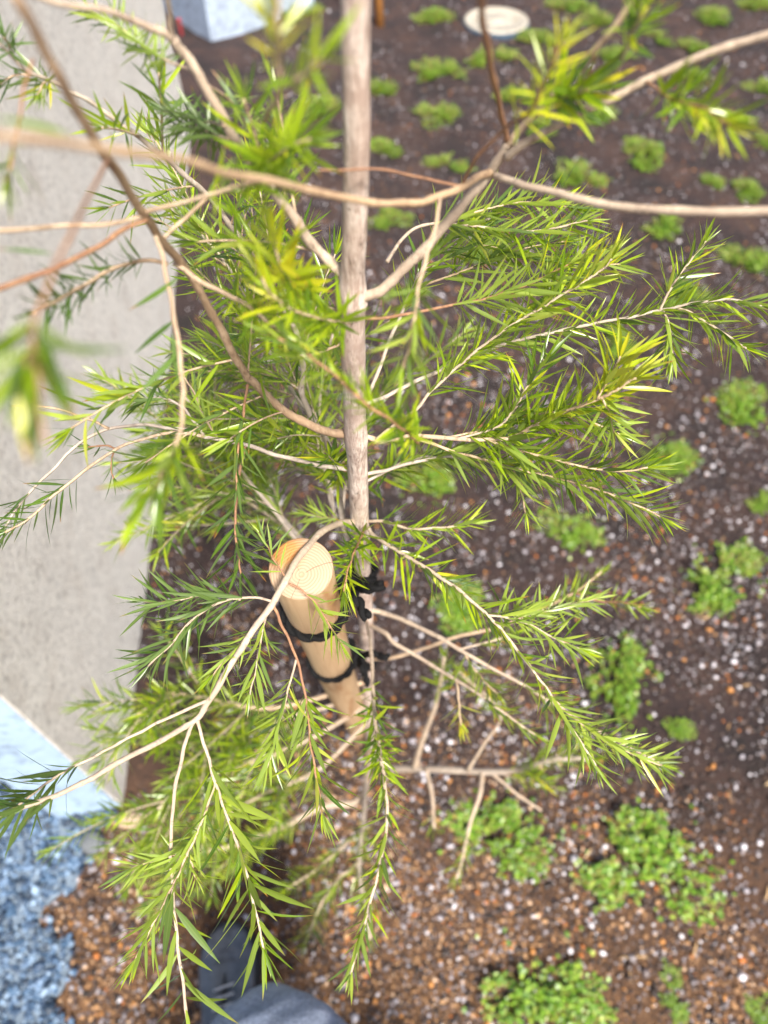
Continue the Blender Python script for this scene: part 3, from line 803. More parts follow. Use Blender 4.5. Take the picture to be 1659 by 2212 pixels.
S('b1f', [(495, 300, .26), (460, 290, .27), (420, 275, .285), (380, 282, .29)], 6, 4, 't', (.1, 1, 66, 10, 'd'), 'b1')
S('b2', [TP(648), (812, 634, .312), (840, 612, .31), (900, 555, .302), (960, 488, .293), (1010, 430, .285), (1045, 388, .28), (1062, 368, .277), (1088, 326, .27), (1100, 312, .268)], 27, 22, 'p')
S('b2a', [(1094, 340, .27), (1140, 305, .262), (1200, 270, .255), (1300, 222, .245), (1400, 172, .236), (1530, 116, .226), (1690, 62, .215)], 21, 20, 'p', None, 'b2')
S('b2b', [(1100, 312, .268), (1130, 272, .26), (1180, 222, .25), (1240, 160, .24), (1300, 90, .23), (1390, -30, .215)], 19, 14, 't', None, 'b2')
S('b2c', [(1096, 308, .268), (1084, 250, .25), (1066, 170, .225), (1048, 80, .20), (1036, -30, .175)], 13, 20, 'b', None, 'b2')
S('b2d', [(1060, 372, .277), (1030, 384, .272), (990, 408, .264), (940, 428, .256), (890, 438, .247), (830, 440, .236), (740, 426, .22), (600, 396, .195), (480, 370, .175), (380, 345, .158), (200, 316, .135), (0, 296, .118), (-80, 290, .112)], 19, 24, 'o', None, 'b2')
S('b2e', [(1070, 380, .276), (1100, 390, .27), (1150, 404, .262), (1250, 430, .25), (1400, 452, .236), (1540, 458, .226), (1700, 454, .216)], 17, 24, 'p', None, 'b2')
S('b2f', [(990, 402, .264), (940, 391, .262), (880, 376, .258), (800, 366, .25), (690, 366, .24)], 7, 6, 'b', None, 'b2')
S('b2g', [(1000, 395, .266), (1030, 340, .25), (1090, 278, .235), (1150, 236, .22), (1195, 130, .205), (1215, 90, .2)], 9, 7, 'b', (.55, 1, 95, 14, 'y'), 'b2')
S('b2h', [(1180, 222, .25), (1240, 205, .235), (1270, 190, .23)], 5, 4, 't', (0, 1, 110, 9, 'g', 1.4), 'b2b')
S('b2i', [(1310, 218, .244), (1330, 160, .232), (1350, 110, .222), (1370, 60, .212), (1390, 10, .2)], 10, 9, 'p', (.45, 1, 95, 13, 'g', 1.5), 'b2a')
S('b2j', [(1395, 176, .236), (1440, 208, .228), (1480, 222, .222), (1530, 240, .215), (1575, 270, .21)], 7, 5, 'b', (.2, 1, 95, 9, 'm', 1.3), 'b2a')
S('b2k', [(1290, 100, .232), (1270, 170, .24), (1240, 240, .255)], 6, 5, 'b', None, 'b2b')
S('b2l', [(950, 425, .257), (945, 470, .25), (925, 540, .248), (905, 620, .247), (893, 700, .248), (880, 765, .25), (868, 800, .252)], 9, 7, 't', (.55, 1, 105, 11, 'g', 1.2), 'b2')

# --- big left branch
S('b3', [TP(940), (715, 934, .412), (690, 926, .405), (640, 904, .395), (590, 868, .383), (545, 824, .368), (528, 806, .362), (490, 738, .34), (450, 662, .32), (400, 580, .295), (350, 520, .272), (310, 462, .25), (250, 368, .22), (200, 298, .198), (140, 188, .178), (90, 98, .165), (30, -20, .152)], 22, 26, 'p')
BR['b3']['o'].data.materials[0] = M_MID
S('b3a', [(312, 464, .25), (270, 478, .246), (200, 486, .24), (120, 490, .232), (-40, 498, .215)], 12, 13, 't', None, 'b3')
S('b3b', [(318, 474, .252), (260, 500, .246), (200, 540, .238), (100, 588, .225), (-40, 634, .21)], 12, 16, 'b', None, 'b3')
S('b3c', [(308, 460, .25), (360, 446, .243), (440, 424, .235), (520, 402, .228), (580, 380, .22)], 12, 10, 't', (.5, 1, 90, 12, 'g', 1.2), 'b3')
S('b3d', [(350, 518, .272), (395, 476, .268), (445, 428, .262), (470, 400, .26)], 11, 7, 't', None, 'b3')
S('b3e', [(335, 505, .266), (352, 560, .258), (368, 640, .25), (382, 720, .243), (394, 820, .236), (395, 880, .232), (384, 950, .226), (355, 1015, .22), (330, 1060, .215)], 12, 10, 't', (.80, 1, 130, 10, 'g', 1.5), 'b3')
S('b3f', [(362, 570, .288), (310, 562, .282), (250, 578, .272), (180, 618, .258), (110, 655, .24), (70, 680, .225)], 11, 11, 't', (.12, .85, 78, 12, 'd'), 'b3')
S('b3g', [(378, 568, .292), (440, 612, .288), (500, 640, .28), (560, 680, .27), (640, 745, .26)], 14, 8, 't', (.45, 1, 85, 11, 'm', 1.2), 'b3')
S('b3h', [(250, 370, .22), (230, 350, .2), (180, 450, .16), (130, 560, .145), (75, 690, .135), (85, 850, .13), (92, 960, .128)], 10, 9, 'b', None, 'b3')
S('b3i', [(75, 690, .135), (70, 730, .134), (60, 790, .132)], 6, 5, 'b', (0, 1, 215, 22, 'g', 1.6), 'b3h')
for k, (x0, y0, x1, y1, L) in enumerate([(386, 600, 280, 680, 90), (380, 690, 280, 765, 95), (388, 760, 300, 850, 100), (372, 720, 382, 830, 100)]):
    p0, p1 = W(x0, y0, .25), W(x1, y1, .255); put_leaf(p0, (p1-p0).normalized(), (AX*-1+Vector((.2, 0, .1))).normalized(), (p1-p0).length, 'd', 1.2)

# big leaves hanging close to the lens at the left
for x0, y0, d0, x1, y1, d1, k, wd_ in [
    (66, 690, .134, 0, 745, .128, 'g', 1.3), (60, 740, .133, 12, 985, .13, 'd', 1.7), (50, 760, .133, 2, 900, .128, 'd', 1.4), (84, 700, .135, 146, 915, .138, 'd', 1.2),
    (40, 850, .131, 48, 1005, .13, 'y', 1.4), (66, 780, .133, 30, 930, .131, 'g', 1.7), (30, 690, .14, 8, 790, .14, 'd', 1.0), (88, 760, .133, 66, 900, .13, 'g', 1.2),
    (150, 292, .14, -10, 236, .13, 'g', 1.1), (112, 548, .2, -10, 530, .195, 'd', 1.0),
    (330, 1050, .216, 236, 1188, .21, 'g', 1.5), (326, 1046, .216, 268, 1182, .212, 'y', 1.4), (342, 1056, .215, 346, 1196, .212, 'g', 1.1), (362, 1010, .22, 382, 1118, .218, 'd', 1.1),
    (318, 1040, .217, 250, 1110, .213, 'g', 1.2), (352, 1040, .217, 322, 1170, .214, 'g', 1.2), (372, 980, .223, 410, 1060, .22, 'd', 1.1)]:
    p0, p1 = W(x0, y0, d0), W(x1, y1, d1); put_leaf(p0, (p1-p0).normalized(), (AX*-1+Vector((random.uniform(-.5, .5), 0, .3))).normalized(), (p1-p0).length, k, wd_*1.15)
# --- shoots close to the lens
S('n1', [(598, -20, .15), (600, 60, .155), (602, 130, .165), (604, 198, .175), (590, 226, .2), (570, 262, .24)], 14, 12, 't', None, 'b1')
S('n1a', [(604, 198, .175), (640, 172, .168), (672, 148, .162), (700, 122, .158)], 10, 8, 't', (.25, 1, 110, 22, 'g', 1.3), 'n1')
S('n1b', [(602, 140, .166), (598, 80, .16), (592, 20, .155)], 6, 5, 't', (0, 1, 120, 13, 'y', 1.3), 'n1')
S('n2', [(905, 960, .3), (880, 935, .28), (850, 912, .265), (800, 880, .255), (745, 830, .248), (690, 785, .243), (640, 750, .24), (580, 722, .238)], 8, 6, 'b', (.02, 1, 88, 11, 'g', 1.2), 'b2')
S('n4', [(760, 700, .3), (700, 690, .27), (640, 672, .255), (590, 640, .245), (560, 590, .24)], 6, 5, 't', (.1, 1, 105, 12, 'm', 1.2), 'b2')
S('n5', [(556, 365, .27), (580, 350, .24), (620, 320, .22), (670, 300, .21)], 6, 5, 't', (.1, 1, 110, 12, 'g', 1.2), 'b1')
S('n6', [(640, 640, .29), (620, 600, .26), (600, 560, .245), (590, 510, .24)], 6, 5, 't', (.1, 1, 115, 14, 'y', 1.3), 'b1')

# --- long left branch from low on the trunk
S('b22', [TP(1185), (748, 1150, .545), (737, 1106, .535), (733, 1053, .525), (720, 996, .512), (703, 946, .50), (676, 906, .49), (653, 853, .475), (655, 790, .462), (640, 720, .45), (603, 653, .432), (580, 610, .42), (548, 556, .405), (500, 490, .388), (450, 423, .37), (400, 380, .355), (350, 333, .342), (300, 297, .33), (250, 260, .32), (200, 223, .31), (150, 197, .30), (117, 177, .295), (67, 158, .285), (0, 97, .275), (-60, 50, .265)], 16, 8, 'w')
S('b22a', [(117, 177, .295), (80, 165, .3), (40, 160, .3), (0, 182, .3)], 6, 5, 't', (.1, 1, 66, 12, 'd'), 'b22')
S('b22b', [(110, 172, .295), (90, 185, .29), (82, 205, .29)], 5, 4, 't', (0, 1, 58, 6, 'g'), 'b22')
S('b22c', [(30, 120, .28), (20, 100, .275), (10, 80, .27)], 5, 4, 't', (0, 1, 55, 6, 'd'), 'b22')
S('b22d', [(70, 130, .2), (45, 230, .195), (28, 330, .19), (14, 400, .188)], 8, 6, 'b', (.7, 1, 95, 12, 'g'), 'b22')
S('b22e', [(700, 940, .5), (650, 870, .51), (600, 790, .50), (553, 700, .49), (520, 620, .47), (480, 560, .46), (430, 500, .45), (370, 450, .44)], 11, 6, 'w', (.55, 1, 70, 9, 'g'), 'b22')
twigs('b22', 14, .12, .48, .08, .021, 'g', 'p', (30, 70), .12, .1, .0034, 5, (-.25, .05, 0), .05)
twigs('b22', 4, .5, .74, .05, .017, 'g', 't', (30, 65), .1, .1, .0040, 6, (.0, .1, 0), .12)
twigs('b22e', 12, .15, .9, .075, .019, 'g', 't', (30, 70), .1, .1, .0034, 16, (-.15, .1, 0), .05)
twigs('b3', 4, .2, .45, .07, .021, 'g', 't', (30, 60), .0, .2, .0036, 7, (-.2, .1, -.1), .08)
twigs('b1', 4, .12, .45, .05, .017, 'g', 't', (30, 60), .0, .1, .0036, 8, (0, .2, -.1), .1)

# --- thin branch to the left at the middle of the trunk
S('b4', [TP(1015), (718, 1010, .452), (680, 1003, .45), (600, 984, .445), (553, 967, .44), (500, 954, .437), (440, 943, .433), (400, 930, .43), (350, 922, .427), (300, 918, .423), (235, 926, .418), (190, 946, .415), (150, 975, .41), (110, 1020, .405), (55, 1072, .4), (10, 1140, .395)], 12, 6, 'w', None)
S('b4a', [(235, 926, .418), (190, 905, .41), (140, 888, .4), (90, 878, .392), (25, 876, .385)], 7, 5, 't', None, 'b4')
S('b4b', [(440, 943, .433), (400, 936, .428), (370, 935, .425), (310, 948, .42), (250, 970, .415), (180, 1020, .408), (115, 1070, .4), (70, 1115, .395), (10, 1150, .39)], 9, 6, 't', (.62, 1, 72, 13, 'd'), 'b4')
S('b4c', [(440, 940, .433), (415, 905, .43), (392, 878, .43), (360, 862, .43), (320, 860, .43), (300, 868, .43)], 7, 5, 'w', (.55, 1, 66, 9, 'd'), 'b4')
S('b4d', [(250, 968, .415), (240, 1000, .42), (245, 1035, .42)], 5, 4, 'b', (.3, 1, 56, 22, 'd'), 'b4')
S('b4e', [(250, 970, .415), (225, 962, .415), (190, 966, .415)], 5, 4, 'b', (.2, 1, 56, 22, 'd'), 'b4')
S('b4f', [(470, 946, .436), (440, 900, .45), (420, 850, .46), (395, 810, .465)], 6, 4, 't', (.1, 1, 60, 12, 'g'), 'b4')
leafy(BR['b4']['p'], .90, 1, .018, .004, 'd')

# --- right hand fans
S('r9', [TP(935), (800, 946, .418), (820, 953, .416), (845, 950, .414), (870, 946, .412), (903, 941, .41), (986, 948, .405), (1050, 950, .40), (1106, 944, .395), (1156, 920, .385), (1206, 896, .375), (1256, 876, .365), (1306, 856, .355), (1345, 834, .348), (1375, 815, .342)], 14, 8, 't', (.42, 1, 96, 8, 'm', 1.15))
S('r9a', [(886, 943, .411), (953, 966, .415), (1020, 986, .418), (1106, 1012, .42), (1206, 1033, .42), (1290, 1058, .418), (1356, 1083, .415), (1430, 1118, .412)], 8, 5, 't', (.15, 1, 84, 8, 'g'), 'r9')
S('r9b', [(1050, 950, .40), (1106, 968, .40), (1173, 986, .395), (1250, 1006, .39), (1340, 1018, .385), (1400, 1010, .38)], 7, 5, 't', (.08, 1, 92, 8, 'g'), 'r9')
S('r9c', [(1300, 858, .356), (1318, 900, .36), (1325, 935, .365)], 6, 5, 't', (.1, 1, 80, 6, 'm'), 'r9')
S('r9d', [(1290, 862, .357), (1320, 810, .35), (1340, 770, .345)], 6, 5, 't', (.1, 1, 112, 9, 'y', 1.5), 'r9')
S('r9e', [(960, 947, .406), (1040, 930, .41), (1106, 905, .41), (1190, 890, .41), (1260, 905, .41), (1340, 940, .41)], 6, 5, 't', (.1, 1, 88, 8, 'g'), 'r9')
S('r10', [TP(690), (820, 687, .33), (870, 680, .34), (970, 661, .355), (1053, 643, .365), (1106, 626, .37), (1160, 606, .372), (1220, 575, .37), (1270, 545, .368)], 9, 5, 'b', (.42, 1, 88, 8, 'm'))
S('r11', [TP(880), (822, 862, .41), (853, 846, .415), (916, 816, .42), (970, 790, .42), (1040, 762, .42), (1106, 738, .418), (1206, 716, .413), (1273, 700, .408), (1340, 690, .402), (1406, 674, .396), (1456, 665, .39), (1506, 653, .384), (1573, 648, .378), (1650, 660, .372)], 12, 6, 'w', (.25, 1, 78, 9.5, 'g'))
S('r11a', [(1425, 670, .394), (1445, 630, .39), (1470, 590, .386), (1498, 555, .382), (1525, 520, .378)], 7, 5, 'p', (.1, 1, 68, 7, 'g'), 'r11')
S('r11b', [(1432, 670, .394), (1446, 705, .395), (1452, 740, .396), (1450, 780, .397)], 6, 4, 'p', (.1, 1, 74, 6, 'g'), 'r11')
S('r11c', [(1462, 665, .39), (1500, 680, .388), (1540, 705, .386), (1575, 728, .384), (1612, 752, .382)], 7, 5, 'p', (.1, 1, 74, 7, 'g'), 'r11')
S('r12', [(812, 950, .417), (850, 920, .41), (900, 883, .405), (936, 840, .40), (980, 800, .395), (1020, 766, .39), (1070, 726, .385), (1120, 694, .38), (1180, 658, .373), (1240, 622, .366), (1290, 590, .36), (1322, 560, .355)], 8, 6, 'p', (.25, 1, 96, 8.5, 'm'), 'r9')
S('r12a', [(1150, 676, .377), (1190, 640, .385), (1240, 600, .39), (1290, 572, .395), (1340, 570, .40)], 5, 4, 't', (.1, 1, 86, 8, 'g'), 'r12')
S('r13', [(985, 948, .405), (1040, 935, .4), (1085, 915, .395), (1110, 885, .39), (1133, 846, .382), (1156, 806, .375), (1176, 775, .37)], 6, 5, 'p', (.1, 1, 92, 9, 'g'), 'r9')
S('r14', [TP(880), (800, 843, .41), (830, 766, .405), (863, 686, .40), (890, 626, .395), (910, 585, .39), (950, 530, .388), (1000, 500, .386), (1060, 470, .384)], 11, 6, 'w', (.5, 1, 80, 8, 'g'))
S('r14a', [(836, 566, .345), (860, 528, .35), (886, 500, .355), (936, 483, .36), (1020, 487, .365), (1106, 500, .368), (1200, 492, .368), (1270, 476, .366)], 9, 5, 'p', (.3, 1, 80, 7.5, 'g'), 'b2')
S('r14b', [(960, 484, .362), (1020, 460, .366), (1100, 440, .37), (1180, 440, .372), (1250, 450, .374)], 6, 4, 't', (.1, 1, 78, 8, 'g'), 'r14a')
S('r14c', [(890, 626, .395), (960, 600, .40), (1040, 570, .405), (1120, 540, .41), (1220, 520, .41)], 6, 4, 't', (.2, 1, 80, 8, 'g'), 'r14')
S('r14d', [(910, 585, .39), (960, 560, .395), (1040, 530, .40), (1130, 560, .41), (1200, 570, .41)], 6, 4, 't', (.15, 1, 80, 8, 'g'), 'r14')
S('r15', [TP(1028), (825, 1018, .458), (853, 1010, .456), (920, 993, .452), (986, 985, .448), (1053, 993, .445), (1106, 1006, .442), (1160, 1030, .44)], 10, 5, 'w', (.35, 1, 78, 10, 'g'))
S('r15a', [(1106, 1006, .442), (1118, 1040, .445), (1130, 1080, .447), (1135, 1110, .448)], 5, 4, 't', (.1, 1, 62, 7, 'g'), 'r15')
S('r16', [TP(1050), (830, 1020, .475), (870, 1000, .48), (930, 985, .485), (1000, 990, .49)], 8, 4, 'w', (.3, 1, 66, 9, 'g'))
S('l16', [TP(673), (712, 666, .33), (690, 660, .335), (650, 648, .34), (610, 640, .345)], 8, 5, 't', (.2, 1, 70, 9, 'g'))
S('l17', [TP(728), (735, 742, .345), (715, 752, .342), (680, 765, .34), (640, 770, .335)], 8, 5, 't', (.3, 1, 80, 9, 'g'))

# --- arching branch over the stake and what hangs from it
S('b5', [TP(1128), (752, 1128, .50), (735, 1130, .485), (700, 1146, .455), (660, 1185, .425), (620, 1248, .405), (590, 1302, .398), (540, 1372, .395), (490, 1450, .396), (450, 1518, .398), (420, 1556, .398), (350, 1599, .385), (267, 1640, .37), (200, 1680, .36), (147, 1706, .352), (33, 1750, .338), (-50, 1776, .33)], 16, 12, 'p', (.90, 1, 100, 14, 'd', 1.2))
S('b5a', [(447, 1514, .398), (400, 1534, .396), (343, 1560, .392), (300, 1583, .388), (250, 1608, .384), (213, 1630, .38), (160, 1655, .376), (90, 1700, .37), (0, 1770, .362)], 9, 6, 'p', (.62, 1, 105, 12, 'd', 1.15), 'b5')
S('b5b', [(420, 1556, .398), (404, 1592, .40), (390, 1650, .402), (376, 1720, .405), (370, 1800, .408), (369, 1860, .41), (375, 1950, .412), (384, 2040, .414), (396, 2130, .416), (408, 2230, .418)], 10, 8, 'p', (.55, 1, 110, 34, 'g', 1.3), 'b5')
S('b5c', [(426, 1556, .398), (445, 1620, .40), (462, 1680, .402), (480, 1735, .402), (500, 1790, .40), (522, 1850, .397), (540, 1915, .394), (556, 1985, .392), (570, 2050, .39)], 9, 6, 'p', (.20, 1, 112, 14, 'g', 1.2), 'b5')
S('b5d', [(466, 1690, .402), (452, 1730, .405), (430, 1790, .408), (405, 1845, .41), (380, 1900, .41), (350, 1960, .408), (318, 2020, .405), (290, 2080, .402)], 7, 5, 't', (.15, 1, 82, 10, 'g'), 'b5c')
S('b5e', [(402, 1850, .41), (370, 1850, .412), (325, 1862, .412), (275, 1880, .412)], 6, 4, 't', (.1, 1, 66, 8, 'g'), 'b5d')
S('b5f', [(405, 1843, .41), (415, 1870, .412), (424, 1900, .414)], 5, 4, 't', (.1, 1, 62, 7, 'g'), 'b5d')
S('b5g', [(590, 1305, .398), (600, 1330, .40), (618, 1370, .405), (640, 1420, .41), (655, 1480, .412), (665, 1540, .414), (670, 1600, .414), (680, 1660, .412), (690, 1720, .41), (696, 1760, .41)], 8, 5, 'b', (.45, 1, 92, 11, 'g', 1.15), 'b5')
S('b5h', [(640, 1425, .41), (620, 1500, .415), (604, 1560, .418), (590, 1620, .42), (575, 1660, .42)], 6, 4, 'p', (.15, 1, 82, 9, 'g'), 'b5g')
S('b5i', [(612, 1254, .406), (640, 1268, .408), (670, 1290, .41), (690, 1315, .412), (712, 1350, .414), (735, 1390, .416)], 5, 4, 'b', (.3, 1, 72, 11, 'g'), 'b5')
S('b5j', [(618, 1250, .405), (590, 1205, .41), (575, 1175, .415), (560, 1150, .42)], 5, 4, 'b', (.1, 1, 56, 9, 'g'), 'b5')
S('b5k', [(592, 1300, .398), (540, 1290, .40), (480, 1300, .402), (420, 1335, .405), (370, 1390, .407), (320, 1440, .41)], 7, 5, 'p', (.1, 1, 88, 9, 'd'), 'b5')
S('b5l', [(520, 1295, .401), (440, 1285, .405), (370, 1300, .41), (310, 1300, .415)], 6, 4, 't', (.1, 1, 76, 10, 'd'), 'b5k')
S('b5m', [(560, 1342, .396), (520, 1390, .40), (490, 1420, .402), (460, 1460, .404)], 5, 4, 't', (.15, 1, 72, 10, 'g'), 'b5')
S('b5n', [(530, 960, .44), (518, 1020, .435), (512, 1080, .43), (508, 1140, .428), (515, 1200, .425), (520, 1240, .424)], 8, 5, 'b', (.25, 1, 92, 15, 'd', 1.15), 'b4')
S('b5o', [(535, 830, .365), (525, 900, .368), (515, 960, .37), (510, 1020, .372), (512, 1060, .374)], 7, 5, 'b', (.3, 1, 90, 16, 'd', 1.1), 'b3')
S('b5p', [(575, 1330, .397), (560, 1400, .402), (552, 1450, .404), (540, 1500, .406)], 5, 4, 'p', (.05, 1, 80, 10, 'g'), 'b5')

# --- the pair of shoots to the right at stake height
S('b6', [TP(1122), (790, 1126, .515), (816, 1125, .505), (853, 1133, .5), (886, 1143, .495), (920, 1142, .49), (966, 1138, .487), (1020, 1130, .485)], 9, 5, 'p', (.2, 1, 66, 8, 'g'))
S('b6a', [(788, 1130, .515), (800, 1148, .50), (820, 1166, .49), (853, 1186, .478), (886, 1206, .468), (923, 1229, .46), (970, 1259, .452), (1013, 1293, .447), (1053, 1329, .444), (1080, 1357, .442), (1106, 1389, .442), (1139, 1433, .442), (1173, 1476, .442), (1199, 1516, .442), (1229, 1563, .442), (1266, 1620, .442), (1290, 1660, .442)], 10, 5, 'p', (.12, 1, 80, 12, 'g', 1.1), 'b6')
S('b6b', [(1053, 1329, .444), (1103, 1336, .45), (1150, 1352, .455), (1200, 1380, .46), (1250, 1400, .465)], 6, 4, 'p', (.1, 1, 78, 10, 'g'), 'b6a')
S('b6c', [(1056, 1330, .444), (1110, 1328, .47), (1170, 1322, .5), (1230, 1306, .52), (1290, 1292, .54)], 6, 4, 't', (.1, 1, 60, 8, 'g'), 'b6a')
S('b6d', [(788, 1136, .51), (778, 1165, .49), (766, 1190, .475), (757, 1215, .465), (748, 1245, .455), (743, 1282, .45)], 6, 4, 'b', (.12, 1, 72, 7, 'g'), 'b6')
S('b6e', [(775, 1125, .52), (740, 1120, .54), (700, 1118, .56), (660, 1110, .57)], 6, 4, 't', (.4, 1, 50, 6, 'g'), 'b6')
S('b6f', [(1200, 1515, .442), (1250, 1560, .45), (1310, 1600, .46), (1370, 1630, .47), (1430, 1655, .48)], 6, 4, 't', (.2, 1, 66, 9, 'g'), 'b6a')

# --- twigs lower right
S('b7', [TP(1318), (830, 1324, .68), (886, 1346, .665), (953, 1379, .65), (993, 1403, .643), (1036, 1429, .637), (1106, 1466, .63), (1180, 1510, .625), (1260, 1560, .62), (1340, 1605, .615), (1430, 1650, .61)], 13, 5, 'p', (.55, 1, 64, 9, 'g'))
S('b7a', [TP(1346), (830, 1366, .69), (853, 1389, .68), (920, 1429, .665), (986, 1469, .65), (1053, 1513, .64), (1106, 1553, .632), (1160, 1590, .625)], 12, 5, 'p', (.72, 1, 56, 9, 'g'))
S('b7b', [(986, 1469, .65), (990, 1500, .645), (992, 1530, .64), (996, 1570, .635)], 6, 4, 't', (.5, 1, 52, 9, 'y'), 'b7a')
S('b7c', [TP(1424), (850, 1420, .79), (920, 1399, .78), (986, 1376, .77), (1086, 1351, .75), (1160, 1320, .73), (1240, 1280, .71), (1300, 1235, .69)], 10, 6, 't', (.78, 1, 52, 7, 'g'))
S('b7d', [(1240, 1280, .71), (1300, 1300, .70), (1340, 1300, .69), (1385, 1312, .68)], 5, 4, 'b', (.5, 1, 50, 6, 'g'), 'b7c')
S('b7e', [(993, 1403, .643), (1060, 1385, .64), (1110, 1370, .64)], 6, 4, 'p', (.3, 1, 56, 9, 'g'), 'b7')
S('b7f', [(1000, 1406, .642), (1020, 1440, .64), (1050, 1475, .638), (1075, 1500, .636)], 6, 4, 't', (.1, 1, 60, 7, 'g'), 'b7')
S('b8', [TP(1336), (797, 1365, .66), (801, 1396, .63), (805, 1472, .59), (808, 1539, .56), (820, 1620, .53), (828, 1670, .515), (835, 1726, .505), (836, 1776, .5), (823, 1859, .49), (803, 1936, .485), (786, 2002, .48), (770, 2059, .475), (757, 2105, .472)], 9, 6, 'p', (.38, 1, 72, 11, 'g', 1.15))
leafy(BR['b8']['p'][28:34], 0, 1, .02, .0016, 'g', (40, 75))

# --- deep low branches
S('d1', [TP(1600), (830, 1655, 1.28), (860, 1660, 1.22), (960, 1662, 1.14), (1060, 1668, 1.08), (1130, 1660, 1.04), (1195, 1640, 1.0), (1280, 1640, .97)], 18, 12, 'w', (.72, 1, 46, 5, 'g'))
S('d1a', [(1042, 1668, 1.09), (1037, 1715, 1.06), (1015, 1780, 1.04), (1000, 1850, 1.02), (985, 1900, 1.0)], 12, 6, 'p', (.6, 1, 44, 6, 'g'), 'd1')
S('d1b', [(920, 1661, 1.16), (933, 1715, 1.13), (938, 1790, 1.1)], 10, 8, 'p', (.75, 1, 40, 9, 'g'), 'd1')
S('d1c', [(895, 1660, 1.19), (912, 1600, 1.12), (935, 1540, 1.05), (948, 1490, 1.0), (960, 1420, .95)], 15, 8, 'p', (.75, 1, 44, 6, 'g'), 'd1')
S('d1d', [(1060, 1668, 1.08), (1110, 1710, 1.06), (1170, 1752, 1.05)], 8, 5, 'p', None, 'd1')
S('d1e', [(1010, 1665, 1.1), (1050, 1600, 1.06), (1080, 1540, 1.02), (990, 1450, .98)], 9, 5, 'p', (.6, 1, 40, 6, 'g'), 'd1')
S('d2', [TP(1605), (780, 1722, 1.2), (700, 1742, 1.15), (600, 1790, 1.1), (530, 1816, 1.07), (440, 1840, 1.04), (360, 1830, 1.0)], 17, 10, 'p', (.6, 1, 46, 5, 'g'))
S('d3', [TP(1612), (790, 1690, 1.24), (785, 1760, 1.14), (775, 1866, 1.05), (790, 1960, 1.0), (800, 2030, .98)], 15, 8, 'w', (.6, 1, 44, 5, 'g'))
S('d3a', [(776, 1862, 1.05), (730, 1900, 1.04), (690, 1960, 1.02), (660, 2040, 1.0)], 9, 6, 'p', (.2, 1, 46, 4.5, 'g'), 'd3')
S('d3b', [(783, 1790, 1.12), (740, 1830, 1.1), (680, 1880, 1.08), (620, 1920, 1.05)], 9, 6, 'p', (.25, 1, 46, 4.5, 'g'), 'd3')
S('d4', [TP(1470), (680, 1510, .90), (560, 1530, .86), (430, 1505, .82), (360, 1500, .79), (290, 1550, .76)], 12, 7, 't', (.45, 1, 54, 5, 'g'))
S('d5', [TP(1520), (680, 1590, .96), (560, 1640, .92), (460, 1675, .88), (380, 1710, .84), (340, 1750, .82)], 12, 7, 'p', (.35, 1, 54, 5, 'g'))
S('d6', [TP(1555), (690, 1660, 1.08), (560, 1720, 1.0), (450, 1790, .95), (380, 1860, .92)], 11, 7, 'p', (.35, 1, 50, 5, 'g'))
S('d7', [TP(1500), (660, 1540, .95), (540, 1560, .92), (440, 1600, .88), (360, 1610, .85)], 10, 7, 'p', (.35, 1, 50, 5, 'g'))
for k, cnt, sd_ in (('d2', 10, 21), ('d4', 12, 22), ('d5', 13, 23), ('d6', 12, 24), ('d7', 11, 25)):
    twigs(k, cnt, .28, .95, .11, .026, 'g', 'p', (30, 60), .05, .1, .0042, sd_, (.02, -.35, 0), .1, 1.3)
twigs('d1', 3, .5, .95, .09, .024, 'g', 'p', (30, 55), .05, .1, .005, 26, (.1, -.1, 0), .2, 1.2)
# stems rising to the left behind the stake
S('e1', [TP(1270), (700, 1210, .68), (640, 1165, .68), (590, 1100, .67), (530, 1030, .65), (490, 970, .63), (440, 890, .61), (380, 850, .6)], 13, 7, 'w', (.55, 1, 60, 6, 'g'))
S('e2', [TP(1285), (690, 1200, .72), (620, 1130, .71), (560, 1040, .70), (510, 985, .68), (430, 960, .66), (330, 960, .64)], 12, 7, 'w', (.5, 1, 58, 6, 'g'))
S('e3', [TP(1240), (730, 1150, .62), (715, 1060, .61), (690, 1000, .60), (640, 950, .59), (580, 920, .58), (500, 900, .57)], 10, 6, 'w', (.4, 1, 62, 6, 'g'))
S('e4', [TP(1300), (650, 1180, .75), (590, 1120, .74), (520, 1080, .72), (450, 1080, .7), (400, 1110, .69)], 9, 6, 'p', (.4, 1, 56, 6, 'g'))
S('e5', [TP(1250), (720, 1100, .64), (700, 1000, .62), (690, 900, .60), (700, 800, .58), (720, 720, .56)], 9, 6, 'w', (.4, 1, 62, 6, 'g'))
S('e6', [TP(1230), (740, 1120, .62), (760, 1000, .6), (800, 900, .58), (840, 820, .57)], 9, 6, 'w', (.5, 1, 62, 6, 'g'))
for k, cnt, sd_ in (('e1', 7, 31), ('e2', 7, 32), ('e3', 7, 33), ('e4', 4, 34), ('e5', 6, 35), ('e6', 4, 36)):
    twigs(k, cnt, .35, .95, .085, .024, 'g', 'p', (30, 60), .12, .05, .0038, sd_, (-.15, .08, 0), .08, 1.1)

